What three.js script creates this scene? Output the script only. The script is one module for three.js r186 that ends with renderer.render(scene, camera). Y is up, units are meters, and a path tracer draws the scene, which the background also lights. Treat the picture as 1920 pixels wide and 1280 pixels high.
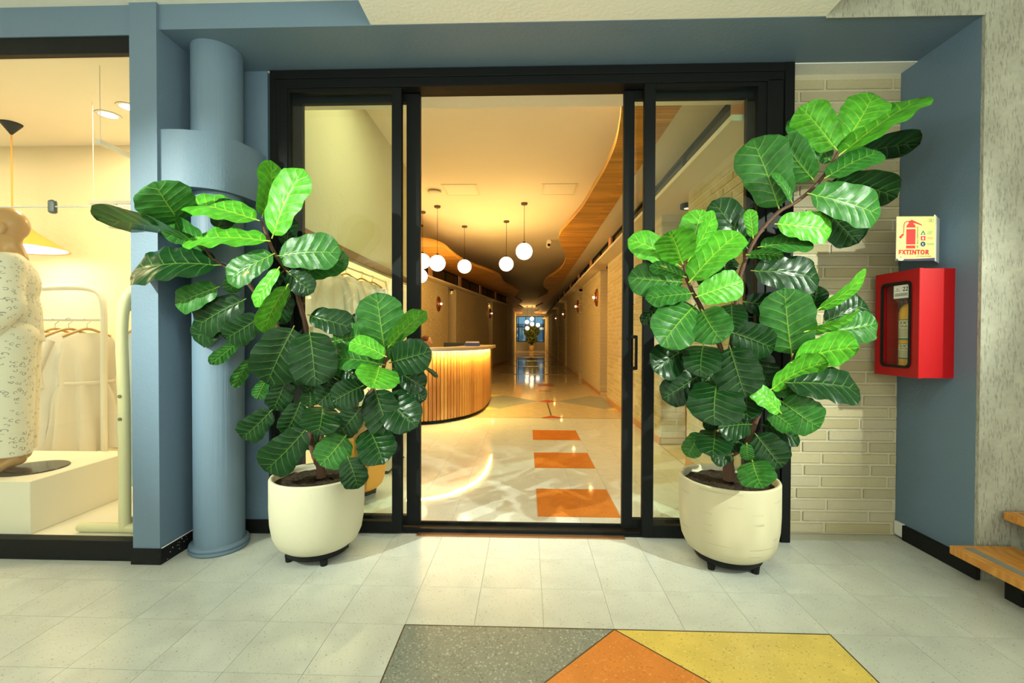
import * as THREE from 'three';
import { mergeGeometries, mergeVertices } from 'three/addons/utils/BufferGeometryUtils.js';
import { RoundedBoxGeometry } from 'three/addons/geometries/RoundedBoxGeometry.js';
import { RectAreaLightUniformsLib } from 'three/addons/lights/RectAreaLightUniformsLib.js';
import { MarchingCubes } from 'three/addons/objects/MarchingCubes.js';

// ------------------------------------------------------------------ camera, light, exposure
const scene = new THREE.Scene();
scene.background = new THREE.Color().setRGB(0.16, 0.36, 0.50);   // dusk sky, seen through the far window only
const camera = new THREE.PerspectiveCamera(73.82, 1.5, 0.05, 120);
camera.position.set(0.522, 1.2507, 2.5357);
camera.quaternion.set(-0.00626, 0.015988, 0.001436, 0.999852);
scene.add(camera);
const renderer = new THREE.WebGLRenderer({ antialias: true });
renderer.toneMapping = THREE.LinearToneMapping;
renderer.toneMappingExposure = 1.0;
renderer.shadowMap.enabled = true;
RectAreaLightUniformsLib.init();

const HALL_LIGHT = [0.90, 1.0, 0.84];      // cool greenish light of the mall hall
const SHOP_LIGHT = [1.0, 0.80, 0.46];      // warm boutique lamps
const FOYER_LIGHT = [1.0, 0.58, 0.14];     // amber globes and spots of the corridor
const HALL_POWER = 1.6, KEY_POWER = 95, SHOP_POWER = 40, GLOBE_POWER = 3.2, ENTRY_POWER = 170;
const col = (a, k = 1) => new THREE.Color().setRGB(a[0] * k, a[1] * k, a[2] * k);
function areaLight(parent, c, power, w, h, pos, dir) {
  const l = new THREE.RectAreaLight(col(c), power, w, h);
  l.position.set(...pos); parent.add(l);
  const o = new THREE.Object3D(); o.lookAt(...dir);
  l.quaternion.copy(o.quaternion); l.rotateY(Math.PI); l.name = 'area_light';
  l.castShadow = true;
  return l;
}
function bulbLight(parent, c, power, pos, radius) {
  const l = new THREE.PointLight(col(c), power, 0, 2);
  l.position.set(...pos); l.castShadow = true; l.shadow.radius = radius / 0.02; l.name = 'bulb_light'; parent.add(l);
  return l;
}
function spot(parent, c, power, pos, target, angle = 0.7, penumbra = 0.6, radius = 0.03) {
  const l = new THREE.SpotLight(col(c), power, 0, angle, penumbra, 2);
  l.position.set(...pos); l.target.position.set(...target); l.castShadow = true; l.shadow.radius = radius / 0.02; l.name = 'spot_light';
  l.target.name = 'spot_target'; parent.add(l); parent.add(l.target);
  return l;
}

// ------------------------------------------------------------------ helpers
function rng(seed) { let a = seed >>> 0; return () => { a = (a + 0x6D2B79F5) | 0; let t = Math.imul(a ^ (a >>> 15), 1 | a); t = (t + Math.imul(t ^ (t >>> 7), 61 | t)) ^ t; return ((t ^ (t >>> 14)) >>> 0) / 4294967296; }; }
const R0 = rng(7);
const lerp = (a, b, t) => a + (b - a) * t, clamp = (x, a = 0, b = 1) => Math.min(b, Math.max(a, x));
const smooth = (a, b, x) => { const t = clamp((x - a) / (b - a)); return t * t * (3 - 2 * t); };
const V = (x, y, z) => new THREE.Vector3(x, y, z);
const taken = {};
function numbered(n) { if (!(n in taken)) { taken[n] = 0; return n; } taken[n]++; return n + '_' + String(taken[n]).padStart(3, '0'); }
function mesh(parent, name, geo, mat, pos, rot) {
  const m = new THREE.Mesh(geo, mat); m.name = name; m.castShadow = m.receiveShadow = true;
  if (pos) m.position.set(...pos);
  if (rot) m.rotation.set(...rot);
  parent.add(m); return m;
}
function tag(o, label, category, group, kind) {
  o.userData.label = label; o.userData.category = category;
  if (group) o.userData.group = group;
  if (kind) o.userData.kind = kind;
  return o;
}
function thing(name, label, category, pos = [0, 0, 0], group, kind) {
  const g = new THREE.Group(); g.name = numbered(name); g.position.set(...pos); scene.add(g);
  return tag(g, label, category, group, kind);
}
function solo(name, label, category, geo, mat, pos, group, kind) { return tag(mesh(scene, numbered(name), geo, mat, pos), label, category, group, kind); }
function worldUV(g, s = 1) {
  const n = g.index ? g.toNonIndexed() : g; const p = n.attributes.position, N = n.attributes.normal, uv = new Float32Array(p.count * 2);
  for (let i = 0; i < p.count; i++) {
    const ax = Math.abs(N.getX(i)), ay = Math.abs(N.getY(i)), az = Math.abs(N.getZ(i));
    let u, v;
    if (ay >= ax && ay >= az) { u = p.getX(i); v = p.getZ(i); } else if (ax >= az) { u = p.getZ(i); v = p.getY(i); } else { u = p.getX(i); v = p.getY(i); }
    uv[2 * i] = u * s; uv[2 * i + 1] = v * s;
  }
  n.setAttribute('uv', new THREE.BufferAttribute(uv, 2)); return n;
}
function bx(x0, x1, y0, y1, z0, z1) { const g = new THREE.BoxGeometry(x1 - x0, y1 - y0, z1 - z0); g.translate((x0 + x1) / 2, (y0 + y1) / 2, (z0 + z1) / 2); return worldUV(g); }
function rbx(x0, x1, y0, y1, z0, z1, r = 0.006, seg = 2) { const g = new RoundedBoxGeometry(x1 - x0, y1 - y0, z1 - z0, seg, r); g.translate((x0 + x1) / 2, (y0 + y1) / 2, (z0 + z1) / 2); return worldUV(g); }
function cyl(r0, r1, y0, y1, x = 0, z = 0, seg = 28, open = false) { const g = new THREE.CylinderGeometry(r1, r0, y1 - y0, seg, 1, open); g.translate(x, (y0 + y1) / 2, z); return g.toNonIndexed(); }
function lathe(pts, seg = 48) { return new THREE.LatheGeometry(pts.map((p) => new THREE.Vector2(p[0], p[1])), seg); }
function tube(pts, r, seg = 24, rs = 8) { return new THREE.TubeGeometry(new THREE.CatmullRomCurve3(pts.map((p) => p.isVector3 ? p : V(...p))), seg, r, rs, false).toNonIndexed(); }
function join(list) { return mergeGeometries(list.map((g) => { const n = g.index ? g.toNonIndexed() : g; for (const k of Object.keys(n.attributes)) if (!['position', 'normal', 'uv'].includes(k)) n.deleteAttribute(k); return n; })); }
function slabShape(pts, y0, y1, holes) {   // pts: [x, z] plan outline, extruded upwards from y0 to y1
  const s = new THREE.Shape(pts.map((p) => new THREE.Vector2(p[0], -p[1])));
  const g = new THREE.ExtrudeGeometry(s, { depth: y1 - y0, bevelEnabled: false, curveSegments: 12 });
  g.rotateX(-Math.PI / 2); g.translate(0, y0, 0); return worldUV(g);
}
function spline(pts, n) { return new THREE.CatmullRomCurve3(pts.map((p) => V(p[0], 0, p[1]))).getPoints(n).map((p) => [p.x, p.z]); }

// ------------------------------------------------------------------ textures
function noiseField(n, seed, cells) {       // tiling value noise
  const r = rng(seed), g = new Float32Array(cells * cells); for (let i = 0; i < g.length; i++) g[i] = r();
  const out = new Float32Array(n * n);
  for (let y = 0; y < n; y++) for (let x = 0; x < n; x++) {
    const fx = x / n * cells, fy = y / n * cells, x0 = fx | 0, y0 = fy | 0, tx = fx - x0, ty = fy - y0, sx = tx * tx * (3 - 2 * tx), sy = ty * ty * (3 - 2 * ty);
    const x1 = (x0 + 1) % cells, y1 = (y0 + 1) % cells;
    out[y * n + x] = lerp(lerp(g[y0 * cells + x0], g[y0 * cells + x1], sx), lerp(g[y1 * cells + x0], g[y1 * cells + x1], sx), sy);
  }
  return out;
}
function tex(n, f, srgb, rx = 1, ry = rx, m = n) {   // f(x, y) -> [r, g, b] 0..1
  const d = new Uint8Array(n * m * 4);
  for (let y = 0; y < m; y++) for (let x = 0; x < n; x++) { const c = f(x, y), i = (y * n + x) * 4; d[i] = clamp(c[0]) * 255; d[i + 1] = clamp(c[1]) * 255; d[i + 2] = clamp(c[2]) * 255; d[i + 3] = 255; }
  const t = new THREE.DataTexture(d, n, m); t.wrapS = t.wrapT = THREE.RepeatWrapping; t.magFilter = THREE.LinearFilter; t.minFilter = THREE.LinearMipmapLinearFilter; t.generateMipmaps = true;
  if (srgb) t.colorSpace = THREE.SRGBColorSpace; t.repeat.set(rx, ry); t.needsUpdate = true; return t;
}
const mat = (rgb, o = {}) => new THREE.MeshStandardMaterial({ color: new THREE.Color().setRGB(...rgb), roughness: 0.6, ...o });
const pmat = (rgb, o = {}) => new THREE.MeshPhysicalMaterial({ color: new THREE.Color().setRGB(...rgb), roughness: 0.6, ...o });
function terrazzoTex(seed, base, specks, count, size) {  // 512 px cover 0.6 m
  const n = 512, buf = new Float32Array(n * n * 3), nf = noiseField(n, seed, 9), r = rng(seed + 1);
  for (let i = 0; i < n * n; i++) for (let k = 0; k < 3; k++) buf[i * 3 + k] = base[k] * (0.97 + 0.06 * nf[i]);
  for (let q = 0; q < count; q++) {
    const c = specks[(r() * specks.length) | 0], cx = r() * n, cy = r() * n, a = size * (0.5 + r()), b = a * (0.5 + 0.6 * r()), th = r() * 3.14, al = 0.35 + 0.6 * r();
    for (let y = -a | 0; y <= a; y++) for (let x = -a | 0; x <= a; x++) {
      const u = (x * Math.cos(th) + y * Math.sin(th)) / a, w = (-x * Math.sin(th) + y * Math.cos(th)) / b; if (u * u + w * w > 1) continue;
      const i = ((((cy + y) | 0) + n) % n * n + (((cx + x) | 0) + n) % n) * 3; for (let k = 0; k < 3; k++) buf[i + k] = lerp(buf[i + k], c[k], al);
    }
  }
  return tex(n, (x, y) => { const i = (y * n + x) * 3; return [buf[i], buf[i + 1], buf[i + 2]]; }, true, 1 / 0.6);
}
const fineA = noiseField(256, 3, 128), fineB = noiseField(256, 4, 32), coarse = noiseField(256, 5, 6);
const grainTex = (rx) => tex(256, (x, y) => { const i = y * 256 + x, v = 0.45 * fineA[i] + 0.35 * fineB[i] + 0.2 * coarse[i]; return [v, v, v]; }, false, rx);
const T = {
  white: terrazzoTex(11, [0.80, 0.81, 0.785], [[0.70, 0.69, 0.65], [0.75, 0.74, 0.69], [0.86, 0.86, 0.83], [0.58, 0.57, 0.54]], 2000, 1.7),
  grey: terrazzoTex(12, [0.54, 0.56, 0.53], [[0.74, 0.75, 0.70], [0.64, 0.65, 0.62], [0.44, 0.45, 0.43]], 3200, 2.8),
  orange: terrazzoTex(13, [0.87, 0.54, 0.26], [[0.92, 0.64, 0.37], [0.80, 0.46, 0.20]], 1600, 2.6),
  yellow: terrazzoTex(14, [0.89, 0.78, 0.40], [[0.70, 0.60, 0.30], [0.94, 0.85, 0.54]], 1500, 2.2),
  red: terrazzoTex(15, [0.66, 0.28, 0.14], [[0.74, 0.38, 0.22], [0.54, 0.20, 0.10]], 1400, 2.4),
  tan: terrazzoTex(16, [0.76, 0.70, 0.58], [[0.60, 0.54, 0.42], [0.84, 0.78, 0.66]], 2200, 2.4),
  grain: grainTex(2), grainFine: grainTex(6), grainCoarse: grainTex(0.7),
};
const FL = { roughness: 0.2, bumpMap: null };
const floorMat = {};
for (const k of ['white', 'grey', 'orange', 'yellow', 'red', 'tan']) floorMat[k] = new THREE.MeshPhysicalMaterial({ map: T[k], roughness: 0.24, specularIntensity: 0.9 });
floorMat.whiteB = floorMat.white.clone(); floorMat.whiteB.color.setRGB(0.985, 0.985, 0.98);
floorMat.whiteC = floorMat.white.clone(); floorMat.whiteC.color.setRGB(0.975, 0.972, 0.965);
floorMat.rust = floorMat.orange.clone(); floorMat.rust.color.setRGB(0.80, 0.76, 0.62); floorMat.rust.roughness = 0.06;
floorMat.inA = floorMat.white.clone(); floorMat.inA.roughness = 0.05;
floorMat.inB = floorMat.whiteB.clone(); floorMat.inB.roughness = 0.05;
floorMat.inC = floorMat.tan.clone(); floorMat.inC.roughness = 0.06;
const grout = mat([0.50, 0.48, 0.38], { roughness: 0.9 });
const divider = mat([0.10, 0.075, 0.04], { roughness: 0.5, metalness: 0.4 });
const blueA = mat([0.132, 0.200, 0.282], { roughness: 0.55, bumpMap: T.grain, bumpScale: 0.0012 });
const cream = mat([0.88, 0.87, 0.80], { roughness: 0.8, bumpMap: T.grainCoarse, bumpScale: 0.002 });
const creamWarm = mat([0.80, 0.74, 0.60], { roughness: 0.85 });
const blackFrame = pmat([0.008, 0.009, 0.009], { roughness: 0.45, specularIntensity: 0.18 });
const blackTrim = pmat([0.010, 0.011, 0.011], { roughness: 0.5, specularIntensity: 0.3, bumpMap: T.grainFine, bumpScale: 0.001 });
const bronze = mat([0.36, 0.18, 0.09], { roughness: 0.3, metalness: 0.7 });
const whitePaint = mat([0.80, 0.79, 0.74], { roughness: 0.6 });
const glass = pmat([0.91, 0.97, 0.90], { transmission: 1, thickness: 0, roughness: 0, ior: 1.5 });
const glassClear = pmat([0.98, 0.985, 0.96], { transmission: 1, thickness: 0, roughness: 0, ior: 1.45 });
const stoneCol = (() => {  // vertical flaked stucco
  const n = 512, a = noiseField(n, 21, 64), b = noiseField(n, 22, 10), c = noiseField(n, 23, 128);
  const fl = new Float32Array(n * n), r = rng(24);
  for (let q = 0; q < 900; q++) { let x = r() * n, y = r() * n; const L = 8 + r() * 34, w = 0.5 + r() * 1.3; for (let s = 0; s < L; s++) { x += (r() - 0.5) * 1.6; y += 1; for (let k = -w; k <= w; k++) { const i = ((y | 0) % n) * n + ((((x + k) | 0) % n) + n) % n; fl[i] = Math.max(fl[i], (1 - Math.abs(k) / (w + 1)) * Math.sin(Math.PI * s / L)); } } }
  return { a, b, c, fl, n };
})();
const stone = new THREE.MeshStandardMaterial({
  map: tex(512, (x, y) => { const i = y * 512 + x, v = 0.60 + 0.07 * stoneCol.b[i] + 0.05 * stoneCol.a[i] - 0.13 * stoneCol.fl[i] * (0.4 + stoneCol.c[i]); return [v, v * 0.985, v * 0.90]; }, true, 1 / 0.85),
  bumpMap: tex(512, (x, y) => { const i = y * 512 + x, v = 0.55 + 0.3 * stoneCol.a[i] * 0.6 + 0.12 * stoneCol.b[i] - 0.5 * stoneCol.fl[i]; return [v, v, v]; }, false, 1 / 0.85), bumpScale: 0.004, roughness: 0.9,
});
function woodTex(seed, light, dark, rx, ry) {   // grain runs along v
  const n = 256, a = noiseField(n, seed, 48), b = noiseField(n, seed + 1, 8), c = noiseField(n, seed + 2, 4);
  return tex(n, (x, y) => { const yy = (y / 12) | 0, i = ((yy * 3 + (y % 12 > 6 ? 1 : 0)) % n) * n + x, s = 0.5 + 0.5 * Math.sin((x / n * 22 + 3 * b[((y >> 3) % n) * n + x] + 1.5 * c[y * n + x]) * 6.283); const v = clamp(0.55 * a[(((y >> 4) % n) * n + x)] + 0.45 * s * b[y * n + x] + 0.1 * a[i]); return [lerp(dark[0], light[0], v), lerp(dark[1], light[1], v), lerp(dark[2], light[2], v)]; }, true, rx, ry);
}
const oakMats = [0, 1, 2, 3].map((k) => new THREE.MeshStandardMaterial({ map: woodTex(40 + 5 * k, [0.86 - 0.03 * k, 0.68 - 0.04 * k, 0.42 - 0.03 * k], [0.68 - 0.03 * k, 0.48 - 0.035 * k, 0.25 - 0.02 * k], 4, 1), roughness: 0.5 }));
const soffitWood = new THREE.MeshStandardMaterial({ map: (() => {
  const n = 512, a = noiseField(n, 61, 40), b = noiseField(n, 62, 7), r = rng(63), tone = Array.from({ length: 64 }, () => r());
  return tex(n, (x, y) => { const k = (y / 16) | 0, g = (y % 16) < 1 ? 0.62 : 1; const s = a[(y * n + ((x / 6) | 0))], v = (0.78 + 0.16 * tone[k % 64] + 0.14 * s + 0.06 * b[y * n + x]) * g; return [0.78 * v, 0.57 * v, 0.24 * v]; }, true, 1 / 1.6);
})(), roughness: 0.55 });
const doorWood = new THREE.MeshStandardMaterial({ map: woodTex(70, [0.62, 0.40, 0.20], [0.46, 0.27, 0.12], 3, 1), roughness: 0.5 });
const brickMats = [[0.50, 0.425, 0.255], [0.53, 0.45, 0.28], [0.47, 0.39, 0.225], [0.52, 0.445, 0.30], [0.465, 0.395, 0.25]].map((c) => mat(c, { roughness: 0.85, bumpMap: T.grainFine, bumpScale: 0.003 }));
const mortar = mat([0.58, 0.515, 0.36], { roughness: 0.95, bumpMap: T.grainFine, bumpScale: 0.003 });
const farBrick = new THREE.MeshStandardMaterial({ roughness: 0.9, map: (() => { const r = rng(81), tone = Array.from({ length: 400 }, () => r()); return tex(256, (x, y) => { const row = (y / 16) | 0, xx = (x + (row % 2) * 43) % 256, k = (xx / 85.4) | 0, j = (y % 16) < 2 || (xx % 85.4) < 2, v = j ? 0.82 : 0.74 + 0.1 * tone[row * 7 + k]; return [v * 0.95, v * 0.885, v * 0.70]; }, true, 1 / 1.245, 1 / 1.176); })() });
const LEAVES_A = [
  [-1.314,1.839,0.17,-1.324,1.998,0.33,0.671,-0.505,0.543,0.263,1],
  [-1.162,1.706,0.2,-1.691,1.843,0.23,0.219,0.917,-0.334,0.3,1],
  [-1.154,1.714,0.2,-1.405,1.821,0.2,0.175,0.41,-0.895,0.164,1],
  [-0.919,1.867,0.12,-1.285,1.958,0.15,0.229,0.699,0.678,0.227,2],
  [-0.827,1.745,0.18,-1.24,1.746,0.21,0.044,0.81,0.585,0.248,2],
  [-1.175,1.823,0.09,-1.1,1.986,0.09,0.535,-0.246,0.808,0.126,0],
  [-1.084,1.618,0.19,-1.534,1.586,0.22,0.01,0.602,0.799,0.271,0],
  [-1.114,1.509,0.16,-1.348,1.415,0.16,-0.01,0.024,1.0,0.151,1],
  [-0.79,1.677,0.2,-1.015,1.532,0.23,0.027,0.163,0.986,0.162,1],
  [-1.066,1.623,0.1,-1.096,1.486,0.1,0.544,-0.119,0.831,0.094,1],
  [-1.007,1.449,0.1,-1.282,1.297,0.1,0.05,-0.09,0.995,0.189,0],
  [-1.092,1.386,0.07,-1.317,1.229,0.07,0.009,-0.013,1.0,0.165,0],
  [-0.907,1.355,0.12,-1.105,1.233,0.12,0.172,-0.279,0.945,0.156,0],
  [-1.066,1.215,0.08,-1.22,1.097,0.08,-0.343,0.448,-0.826,0.081,1],
  [-0.979,1.127,0.08,-1.088,0.968,0.08,-0.588,0.403,-0.702,0.081,1],
  [-0.754,1.604,0.22,-0.881,1.406,0.22,-0.215,0.138,0.967,0.099,2],
  [-0.698,1.514,0.24,-0.83,1.276,0.24,-0.851,0.472,-0.23,0.163,2],
  [-0.949,1.899,0.05,-0.873,2.191,0.08,0.889,-0.269,0.37,0.182,2],
  [-0.841,1.767,0.14,-0.662,2.11,0.17,-0.198,0.018,0.98,0.233,2],
  [-0.855,1.753,-0.05,-0.861,1.928,-0.05,0.465,0.016,0.885,0.12,0],
  [-0.81,1.67,0.16,-0.474,1.686,0.16,-0.004,0.093,0.996,0.202,1],
  [-0.757,1.581,0.02,-0.491,1.687,0.02,-0.049,0.123,0.991,0.172,1],
  [-0.752,1.593,0.16,-0.612,1.483,0.16,0.132,0.168,0.977,0.129,0],
  [-0.81,1.605,0.08,-0.924,1.468,0.08,-0.003,0.002,1.0,0.107,0],
  [-0.803,1.479,0.02,-0.889,1.323,0.02,0.395,-0.218,0.893,0.117,0],
  [-0.689,1.301,0.2,-0.829,1.008,0.2,0.389,-0.186,0.903,0.247,0],
  [-0.62,1.282,0.18,-0.548,1.005,0.267,0.373,0.365,0.853,0.231,0],
  [-0.658,1.361,0.12,-0.416,1.295,0.12,0.1,0.368,0.924,0.151,0],
  [-0.553,1.214,0.06,-0.355,1.255,0.122,-0.268,-0.146,0.952,0.147,1],
  [-0.249,1.154,0.08,-0.288,1.468,0.105,0.31,-0.037,0.95,0.247,1],
  [-0.229,1.183,0.1,-0.031,1.377,0.1,-0.613,0.625,-0.484,0.166,2],
  [-0.231,1.094,0.14,-0.495,1.127,0.14,0.082,0.657,0.749,0.16,1],
  [-0.203,1.139,0.2,-0.388,1.216,0.2,0.219,0.526,0.822,0.12,2],
  [-0.233,1.093,0.22,-0.212,1.007,0.38,0.388,0.832,0.396,0.215,2],
  [-0.208,1.105,0.14,0.025,1.166,0.239,-0.362,-0.118,0.925,0.186,0],
  [-0.205,1.074,0.1,-0.034,0.968,0.1,0.113,0.182,0.977,0.138,0],
  [-0.331,0.989,0.18,-0.457,0.913,0.258,0.444,0.167,0.88,0.152,0],
  [-0.295,0.969,0.12,-0.203,0.731,0.147,0.28,0.214,0.936,0.2,0],
  [-0.262,0.921,0.04,-0.058,0.781,0.179,-0.184,0.544,0.819,0.213,0],
  [-0.201,0.978,-0.04,-0.057,0.891,-0.04,0.119,0.196,0.973,0.106,0],
  [-0.468,1.0,0.1,-0.56,0.894,0.194,0.527,0.26,0.809,0.157,0],
  [-0.568,0.875,0.14,-0.517,0.763,0.3,0.331,0.819,0.468,0.195,0],
  [-0.353,0.865,0.16,-0.476,0.725,0.16,0.126,-0.11,0.986,0.141,0],
  [-0.43,0.723,0.16,-0.52,0.594,0.26,0.454,0.326,0.829,0.178,1],
  [-0.337,0.754,0.1,-0.205,0.608,0.259,-0.012,0.732,0.682,0.201,0],
  [-0.393,0.631,0.24,-0.341,0.472,0.24,0.399,0.131,0.908,0.136,0],
  [-0.64,0.758,0.16,-0.863,0.533,0.16,0.14,-0.139,0.98,0.202,0],
  [-0.884,0.839,0.06,-1.054,0.68,0.06,0.176,-0.188,0.966,0.153,0],
  [-0.767,1.029,0.12,-0.844,0.852,0.12,0.378,-0.165,0.911,0.134,0],
  [-0.954,1.002,0.0,-1.014,0.892,0.0,-0.37,0.202,-0.907,0.082,1],
  [-0.684,0.897,0.14,-0.772,0.724,0.14,0.318,-0.162,0.934,0.142,0],
  [-0.609,1.024,0.05,-0.711,0.934,0.05,0.15,-0.17,0.974,0.103,0],
  [-0.664,0.938,0.08,-0.618,0.879,0.188,0.254,0.89,0.378,0.101,0],
  [-0.5,0.819,0.06,-0.578,0.697,0.06,0.207,-0.133,0.969,0.102,0],
  [-0.769,1.064,0.0,-0.893,0.911,0.0,0.256,-0.208,0.944,0.131,0],
  [-0.524,1.065,0.0,-0.372,0.975,0.0,0.134,0.227,0.965,0.131,0],
  [-0.671,0.721,-0.05,-0.765,0.596,-0.05,0.191,-0.143,0.971,0.1,0],
  [-0.065,1.07,-0.05,0.012,1.015,-0.05,0.495,0.694,0.523,0.04,0],
];
const LEAVES_B = [
  [2.172,2.249,0.1,2.315,2.501,0.1,-0.314,0.178,0.933,0.22,2],
  [2.126,2.213,0.12,1.943,2.432,0.12,0.466,0.39,-0.794,0.193,2],
  [2.105,2.17,0.16,2.467,2.436,0.19,-0.56,0.716,0.417,0.27,2],
  [2.234,2.211,-0.02,2.608,2.293,0.01,-0.167,0.906,-0.389,0.23,0],
  [2.047,2.062,0.14,2.296,2.189,0.17,-0.375,0.562,0.737,0.169,1],
  [2.144,2.091,0.02,2.492,2.008,0.02,0.178,0.747,-0.64,0.215,0],
  [1.962,1.988,0.14,2.322,1.882,0.14,0.025,0.086,0.996,0.225,1],
  [2.149,1.976,-0.04,2.342,1.778,-0.04,0.39,0.38,-0.839,0.193,0],
  [1.799,1.831,0.14,2.085,1.802,0.14,0.008,0.083,0.997,0.172,2],
  [1.744,1.722,0.08,2.005,1.748,0.11,-0.15,0.624,0.767,0.158,1],
  [1.869,1.923,0.06,1.726,2.29,0.06,-0.483,-0.188,0.855,0.268,1],
  [2.036,2.068,0.08,1.866,2.288,0.08,-0.45,-0.348,0.823,0.171,1],
  [2.168,2.182,0.02,1.929,2.394,0.05,0.2,0.087,0.976,0.193,1],
  [1.899,1.943,0.12,1.799,2.098,0.12,0.369,0.238,0.898,0.077,1],
  [1.711,1.765,0.1,1.69,1.914,0.1,-0.452,-0.064,0.89,0.069,2],
  [1.731,1.71,0.02,1.537,1.974,0.02,0.007,0.005,1.0,0.197,0],
  [1.645,1.668,0.16,1.828,1.659,0.16,0.037,0.747,-0.664,0.077,1],
  [1.699,1.597,0.1,2.046,1.555,0.1,0.022,0.179,0.984,0.21,0],
  [1.705,1.442,0.0,1.936,1.404,0.0,-0.024,-0.147,0.989,0.151,0],
  [1.63,1.433,0.04,1.584,1.29,0.171,-0.348,0.692,0.633,0.148,0],
  [1.315,1.609,0.16,1.053,1.743,0.19,0.247,0.275,0.929,0.177,2],
  [1.312,1.616,0.2,1.197,1.74,0.36,-0.058,0.769,-0.637,0.193,2],
  [1.381,1.663,0.08,1.449,1.915,0.08,-0.272,0.073,0.959,0.184,2],
  [1.35,1.636,0.16,1.472,1.874,0.19,0.592,-0.392,0.704,0.161,2],
  [1.349,1.524,0.18,1.592,1.779,0.18,-0.467,0.445,0.764,0.211,2],
  [1.347,1.529,0.14,1.063,1.554,0.14,-0.013,-0.144,0.99,0.173,1],
  [1.325,1.546,0.22,1.146,1.603,0.22,0.184,0.578,-0.795,0.079,1],
  [1.367,1.468,0.2,1.136,1.443,0.2,-0.063,0.582,0.811,0.139,1],
  [1.37,1.447,0.22,1.597,1.522,0.22,-0.011,0.033,0.999,0.161,2],
  [1.446,1.509,0.06,1.523,1.581,0.157,-0.61,-0.322,0.724,0.134,0],
  [1.569,1.559,-0.0,1.652,1.679,0.0,-0.215,0.148,0.965,0.105,0],
  [1.395,1.416,0.16,1.183,1.215,0.309,0.139,0.491,0.86,0.233,1],
  [1.407,1.387,0.2,1.437,1.236,0.36,-0.591,0.528,0.609,0.199,1],
  [1.265,1.446,0.02,1.159,1.321,0.02,-0.131,0.112,0.985,0.078,0],
  [1.376,1.19,0.12,1.165,1.089,0.259,0.342,0.432,0.834,0.19,0],
  [1.435,1.21,0.16,1.362,1.064,0.32,-0.179,0.766,0.617,0.181,0],
  [1.548,1.206,0.2,1.577,0.965,0.305,-0.457,0.309,0.834,0.22,0],
  [1.571,1.277,0.14,1.797,1.189,0.14,-0.06,-0.155,0.986,0.173,0],
  [1.845,1.252,0.0,1.918,1.196,0.061,-0.595,0.095,0.798,0.105,0],
  [1.44,1.055,0.12,1.247,0.925,0.12,-0.15,0.223,0.963,0.162,0],
  [1.49,1.035,0.2,1.413,0.843,0.36,-0.254,0.677,0.69,0.262,0],
  [1.75,1.194,0.02,1.827,0.941,0.02,-0.4,-0.122,0.908,0.195,0],
  [1.704,0.966,0.06,1.646,0.833,0.185,-0.305,0.719,0.624,0.153,0],
  [1.895,1.142,0.14,1.854,1.487,0.14,-0.488,-0.058,0.871,0.254,1],
  [1.977,1.226,0.16,1.881,1.433,0.16,0.143,0.066,-0.988,0.137,1],
  [2.075,1.383,0.02,2.053,1.512,0.085,-0.508,-0.455,0.731,0.117,0],
  [2.039,1.387,0.1,2.267,1.584,0.13,0.358,-0.531,0.768,0.127,2],
  [2.124,1.325,0.02,2.348,1.424,0.02,-0.091,0.205,0.974,0.169,0],
  [2.108,1.276,0.08,2.364,1.321,0.08,-0.018,0.1,0.995,0.171,1],
  [1.918,1.274,0.2,2.179,1.374,0.2,0.278,-0.725,0.631,0.117,2],
  [1.853,1.118,0.2,2.179,1.195,0.2,-0.087,0.369,-0.925,0.201,2],
  [1.77,0.972,0.16,2.028,1.124,0.19,-0.202,0.508,-0.837,0.181,2],
  [1.848,1.012,0.14,2.208,0.99,0.17,-0.033,0.575,0.817,0.217,0],
  [1.811,0.861,0.2,1.667,0.985,0.2,0.213,0.247,0.945,0.114,2],
  [1.857,0.915,0.1,2.004,0.792,0.184,-0.438,0.087,0.895,0.198,1],
  [1.755,0.885,0.18,1.884,0.785,0.18,-0.119,-0.153,0.981,0.122,1],
  [1.82,0.955,0.08,1.971,0.956,0.08,-0.003,0.524,0.852,0.091,1],
  [1.792,0.776,0.04,1.997,0.694,0.04,0.205,0.513,0.834,0.132,0],
  [1.709,0.748,0.14,1.805,0.597,0.211,-0.418,0.155,0.895,0.176,0],
  [1.667,0.624,0.2,1.635,0.539,0.36,-0.438,0.827,0.352,0.172,1],
  [1.649,0.706,0.18,1.656,0.619,0.18,-0.415,-0.033,0.909,0.067,1],
  [1.705,0.791,0.12,1.492,0.796,0.239,0.475,0.261,0.84,0.156,0],
  [1.509,0.765,0.14,1.429,0.675,0.3,-0.095,0.887,0.452,0.173,0],
  [1.466,0.734,0.06,1.393,0.606,0.06,-0.346,0.197,0.917,0.109,1],
  [1.628,0.625,0.08,1.5,0.605,0.127,0.255,0.416,0.873,0.095,0],
  [1.721,0.709,0.0,1.616,0.652,0.074,0.15,0.669,0.728,0.098,0],
  [1.581,0.785,0.02,1.465,0.779,0.098,0.51,0.352,0.785,0.091,0],
  [1.595,1.104,-0.02,1.458,0.962,0.039,-0.073,0.442,0.894,0.152,0],
  [1.712,1.075,-0.02,1.627,0.867,-0.02,-0.385,0.157,0.91,0.165,0],
  [1.828,1.105,-0.02,1.795,0.999,0.101,-0.444,0.73,0.519,0.132,0],
];
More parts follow.
